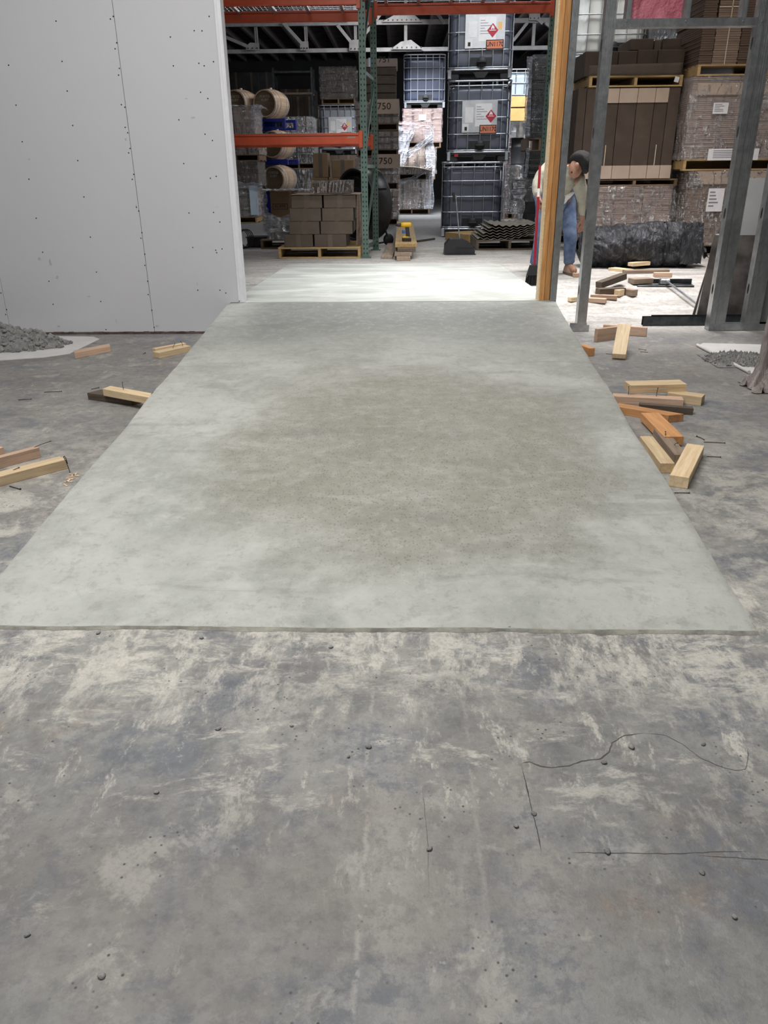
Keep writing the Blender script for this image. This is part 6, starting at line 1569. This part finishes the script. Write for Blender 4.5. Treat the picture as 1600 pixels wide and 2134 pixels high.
# nose, ear
hc = head+Vector((0, -0.01, 0.0))
for (nm, off, r, sc_) in (('nose', fdir*0.105, 0.016, (1, 1, 1.5)), ('ear', Vector((-0.030, -0.085, 0.004)), 0.024, (0.9, 0.5, 1.4))):
    bm = bmesh.new(); bmesh.ops.create_icosphere(bm, subdivisions=2, radius=r); me = bpy.data.meshes.new(nm); bm.to_mesh(me); bm.free(); me.materials.append(M['skin'])
    o = obj(nm, me, None, person, loc=hc+off); o.scale = sc_
for s in (-1, 1):
    sd = fdir.cross(Vector((0, 0, 1))).normalized(); up = sd.cross(fdir)
    bm = bmesh.new(); bmesh.ops.create_icosphere(bm, subdivisions=2, radius=0.010); me = bpy.data.meshes.new('eye'); bm.to_mesh(me); bm.free(); me.materials.append(M['hair'])
    obj('eye', me, None, person, loc=hc+fdir*0.086+sd*s*0.032+up*0.025)
obj('mouth', MB().tube(hc+fdir*0.094-up*0.045-sd*0.02, hc+fdir*0.094-up*0.045+sd*0.02, 0.006, 6), M['hazred'], person)
bm = bmesh.new(); bmesh.ops.create_icosphere(bm, subdivisions=4, radius=0.122)
for v in bm.verts:
    n_ = v.co.normalized(); 
    f_ = n_.dot(fdir); k = 1+0.05*nz(n_.x*7, n_.y*7, n_.z*7)+0.03*nz(n_.x*20, n_.y*20, n_.z*20)
    if f_ > 0.35: k *= max(0.35, 1-(f_-0.35)*1.3)
    k *= 1-0.35*max(0, min(1, (n_.dot(Vector((-0.62, -0.75, -0.2)).normalized())-0.55)*3)); v.co = Vector((n_.x*0.118*k, n_.y*0.118*k, n_.z*0.118*k))
me = bpy.data.meshes.new('hair'); bm.to_mesh(me); bm.free(); me.materials.append(M['hair'])
for p in me.polygons: p.use_smooth = True
obj('hair', me, None, person, loc=head+Vector((0.022, -0.004, 0.030)))
sp = [(hipC+Vector((0, 0, -0.02)), 0.155), (waist, 0.155), (chest, 0.175), (neck.lerp(chest, 0.22), 0.095), (shL, 0.088), (shL.lerp(elL, 0.5), 0.072), (elL, 0.062), (elL.lerp(wrL, 0.55), 0.050), (wrL.lerp(elL, 0.12), 0.042), (shR, 0.105), (shR.lerp(elR, 0.5), 0.078), (elR, 0.058), (elR.lerp(wrR, 0.5), 0.048), (wrR.lerp(elR, 0.08), 0.040)]
se = [(0,1),(1,2),(2,3),(2,4),(4,5),(5,6),(6,7),(7,8),(2,9),(9,10),(10,11),(11,12),(12,13)]
skinfig('shirt', sp, se, 'shirt', person, 2, disp=0.010)
jp = [(hipC+Vector((0, 0, 0.02)), 0.150), (hipL, 0.115), (hipL.lerp(knL, 0.5), 0.090), (knL, 0.076), (knL.lerp(anL, 0.5), 0.068), (anL+Vector((0, 0, 0.0)), 0.066), (hipR, 0.115), (hipR.lerp(knR, 0.5), 0.090), (knR, 0.076), (knR.lerp(anR, 0.5), 0.068), (anR, 0.066)]
je = [(0,1),(1,2),(2,3),(3,4),(4,5),(0,6),(6,7),(7,8),(8,9),(9,10)]
skinfig('jeans', jp, je, 'jeans', person, 2, disp=0.010)
obj('apron_corner', MB().grid(lambda u, v: J(1176, 404, -0.08).lerp(J(1196, 398, -0.1), u)+Vector((0.01*nz(u*4, v*4), -0.03, -0.10*v*(1-u*0.8))), 8, 6), M['whiteboard'], person)
for (an, to) in ((anL, toL), (anR, toR)):
    d = (to-an); d.z = 0; d.normalize(); ang = math.atan2(d.y, d.x)
    Mx = Matrix.Translation((an.x, an.y, 0)) @ Matrix.Rotation(ang, 4, 'Z')
    up_ = MB().grid(lambda u, v: Vector((-0.08+0.30*u, 0.052*math.cos(v*math.pi)*(math.sin(min(1, (u*1.02+0.12))*math.pi)**0.45), 0.022+(0.115-0.07*u)*math.sin(v*math.pi)*(math.sin(min(1, (u+0.05))*math.pi*0.98)**0.3 if 0.0 < u < 0.98 else 0.2))), 14, 12, M=Mx)
    so = obj('shoe', up_, M['shoe'], person)
    obj('sole', MB().prism([(-0.085+0.31*t, 0.055*s*math.sin(min(1, t*0.95+0.1)*math.pi)**0.4) for t, s in [(i/10, 1) for i in range(11)]+[(1-i/10, -1) for i in range(11)]][::-1], 0.0, 0.024, M=Mx), M['sole'], so)
# broom
bh0 = ony(1125, 345, YPn-0.34); bh1 = ony(1113, 556, YPn-0.50); bg = floorz(bh1.y)
bro = thing('broom', 'red-handled angled broom with dark bristles held upright by the bending person', 'broom', (bh1.x, bh1.y, bg))
Ob = Vector((bh1.x, bh1.y, bg))
hb1 = bh1-Ob; hb1.z = 0.17
obj('handle', MB().tube(hb1, bh0-Ob, 0.0125, 10), M['red'], bro)
obj('grip_band', MB().tube((hb1).lerp(bh0-Ob, 0.70), (hb1).lerp(bh0-Ob, 0.78), 0.0135, 10), M['whiteboard'], bro)
obj('broom_head', MB().prism([(-0.045, 0.20), (0.03, 0.20), (0.085, 0.10), (-0.075, 0.10)], -0.022, 0.022, M=Matrix.Rotation(math.pi/2, 4, 'X')), M['black'], bro)
bs = MB(); R_ = random.Random(5)
for i in range(160):
    x = R_.uniform(-0.072, 0.082); y = R_.uniform(-0.02, 0.02); bs.tube((x, y, 0.105), (x*1.15+R_.uniform(-.006, .006), y*1.5, 0.004), 0.0022, 4, caps=False)
obj('bristles', bs, M['black_soft'], bro, kind='stuff')
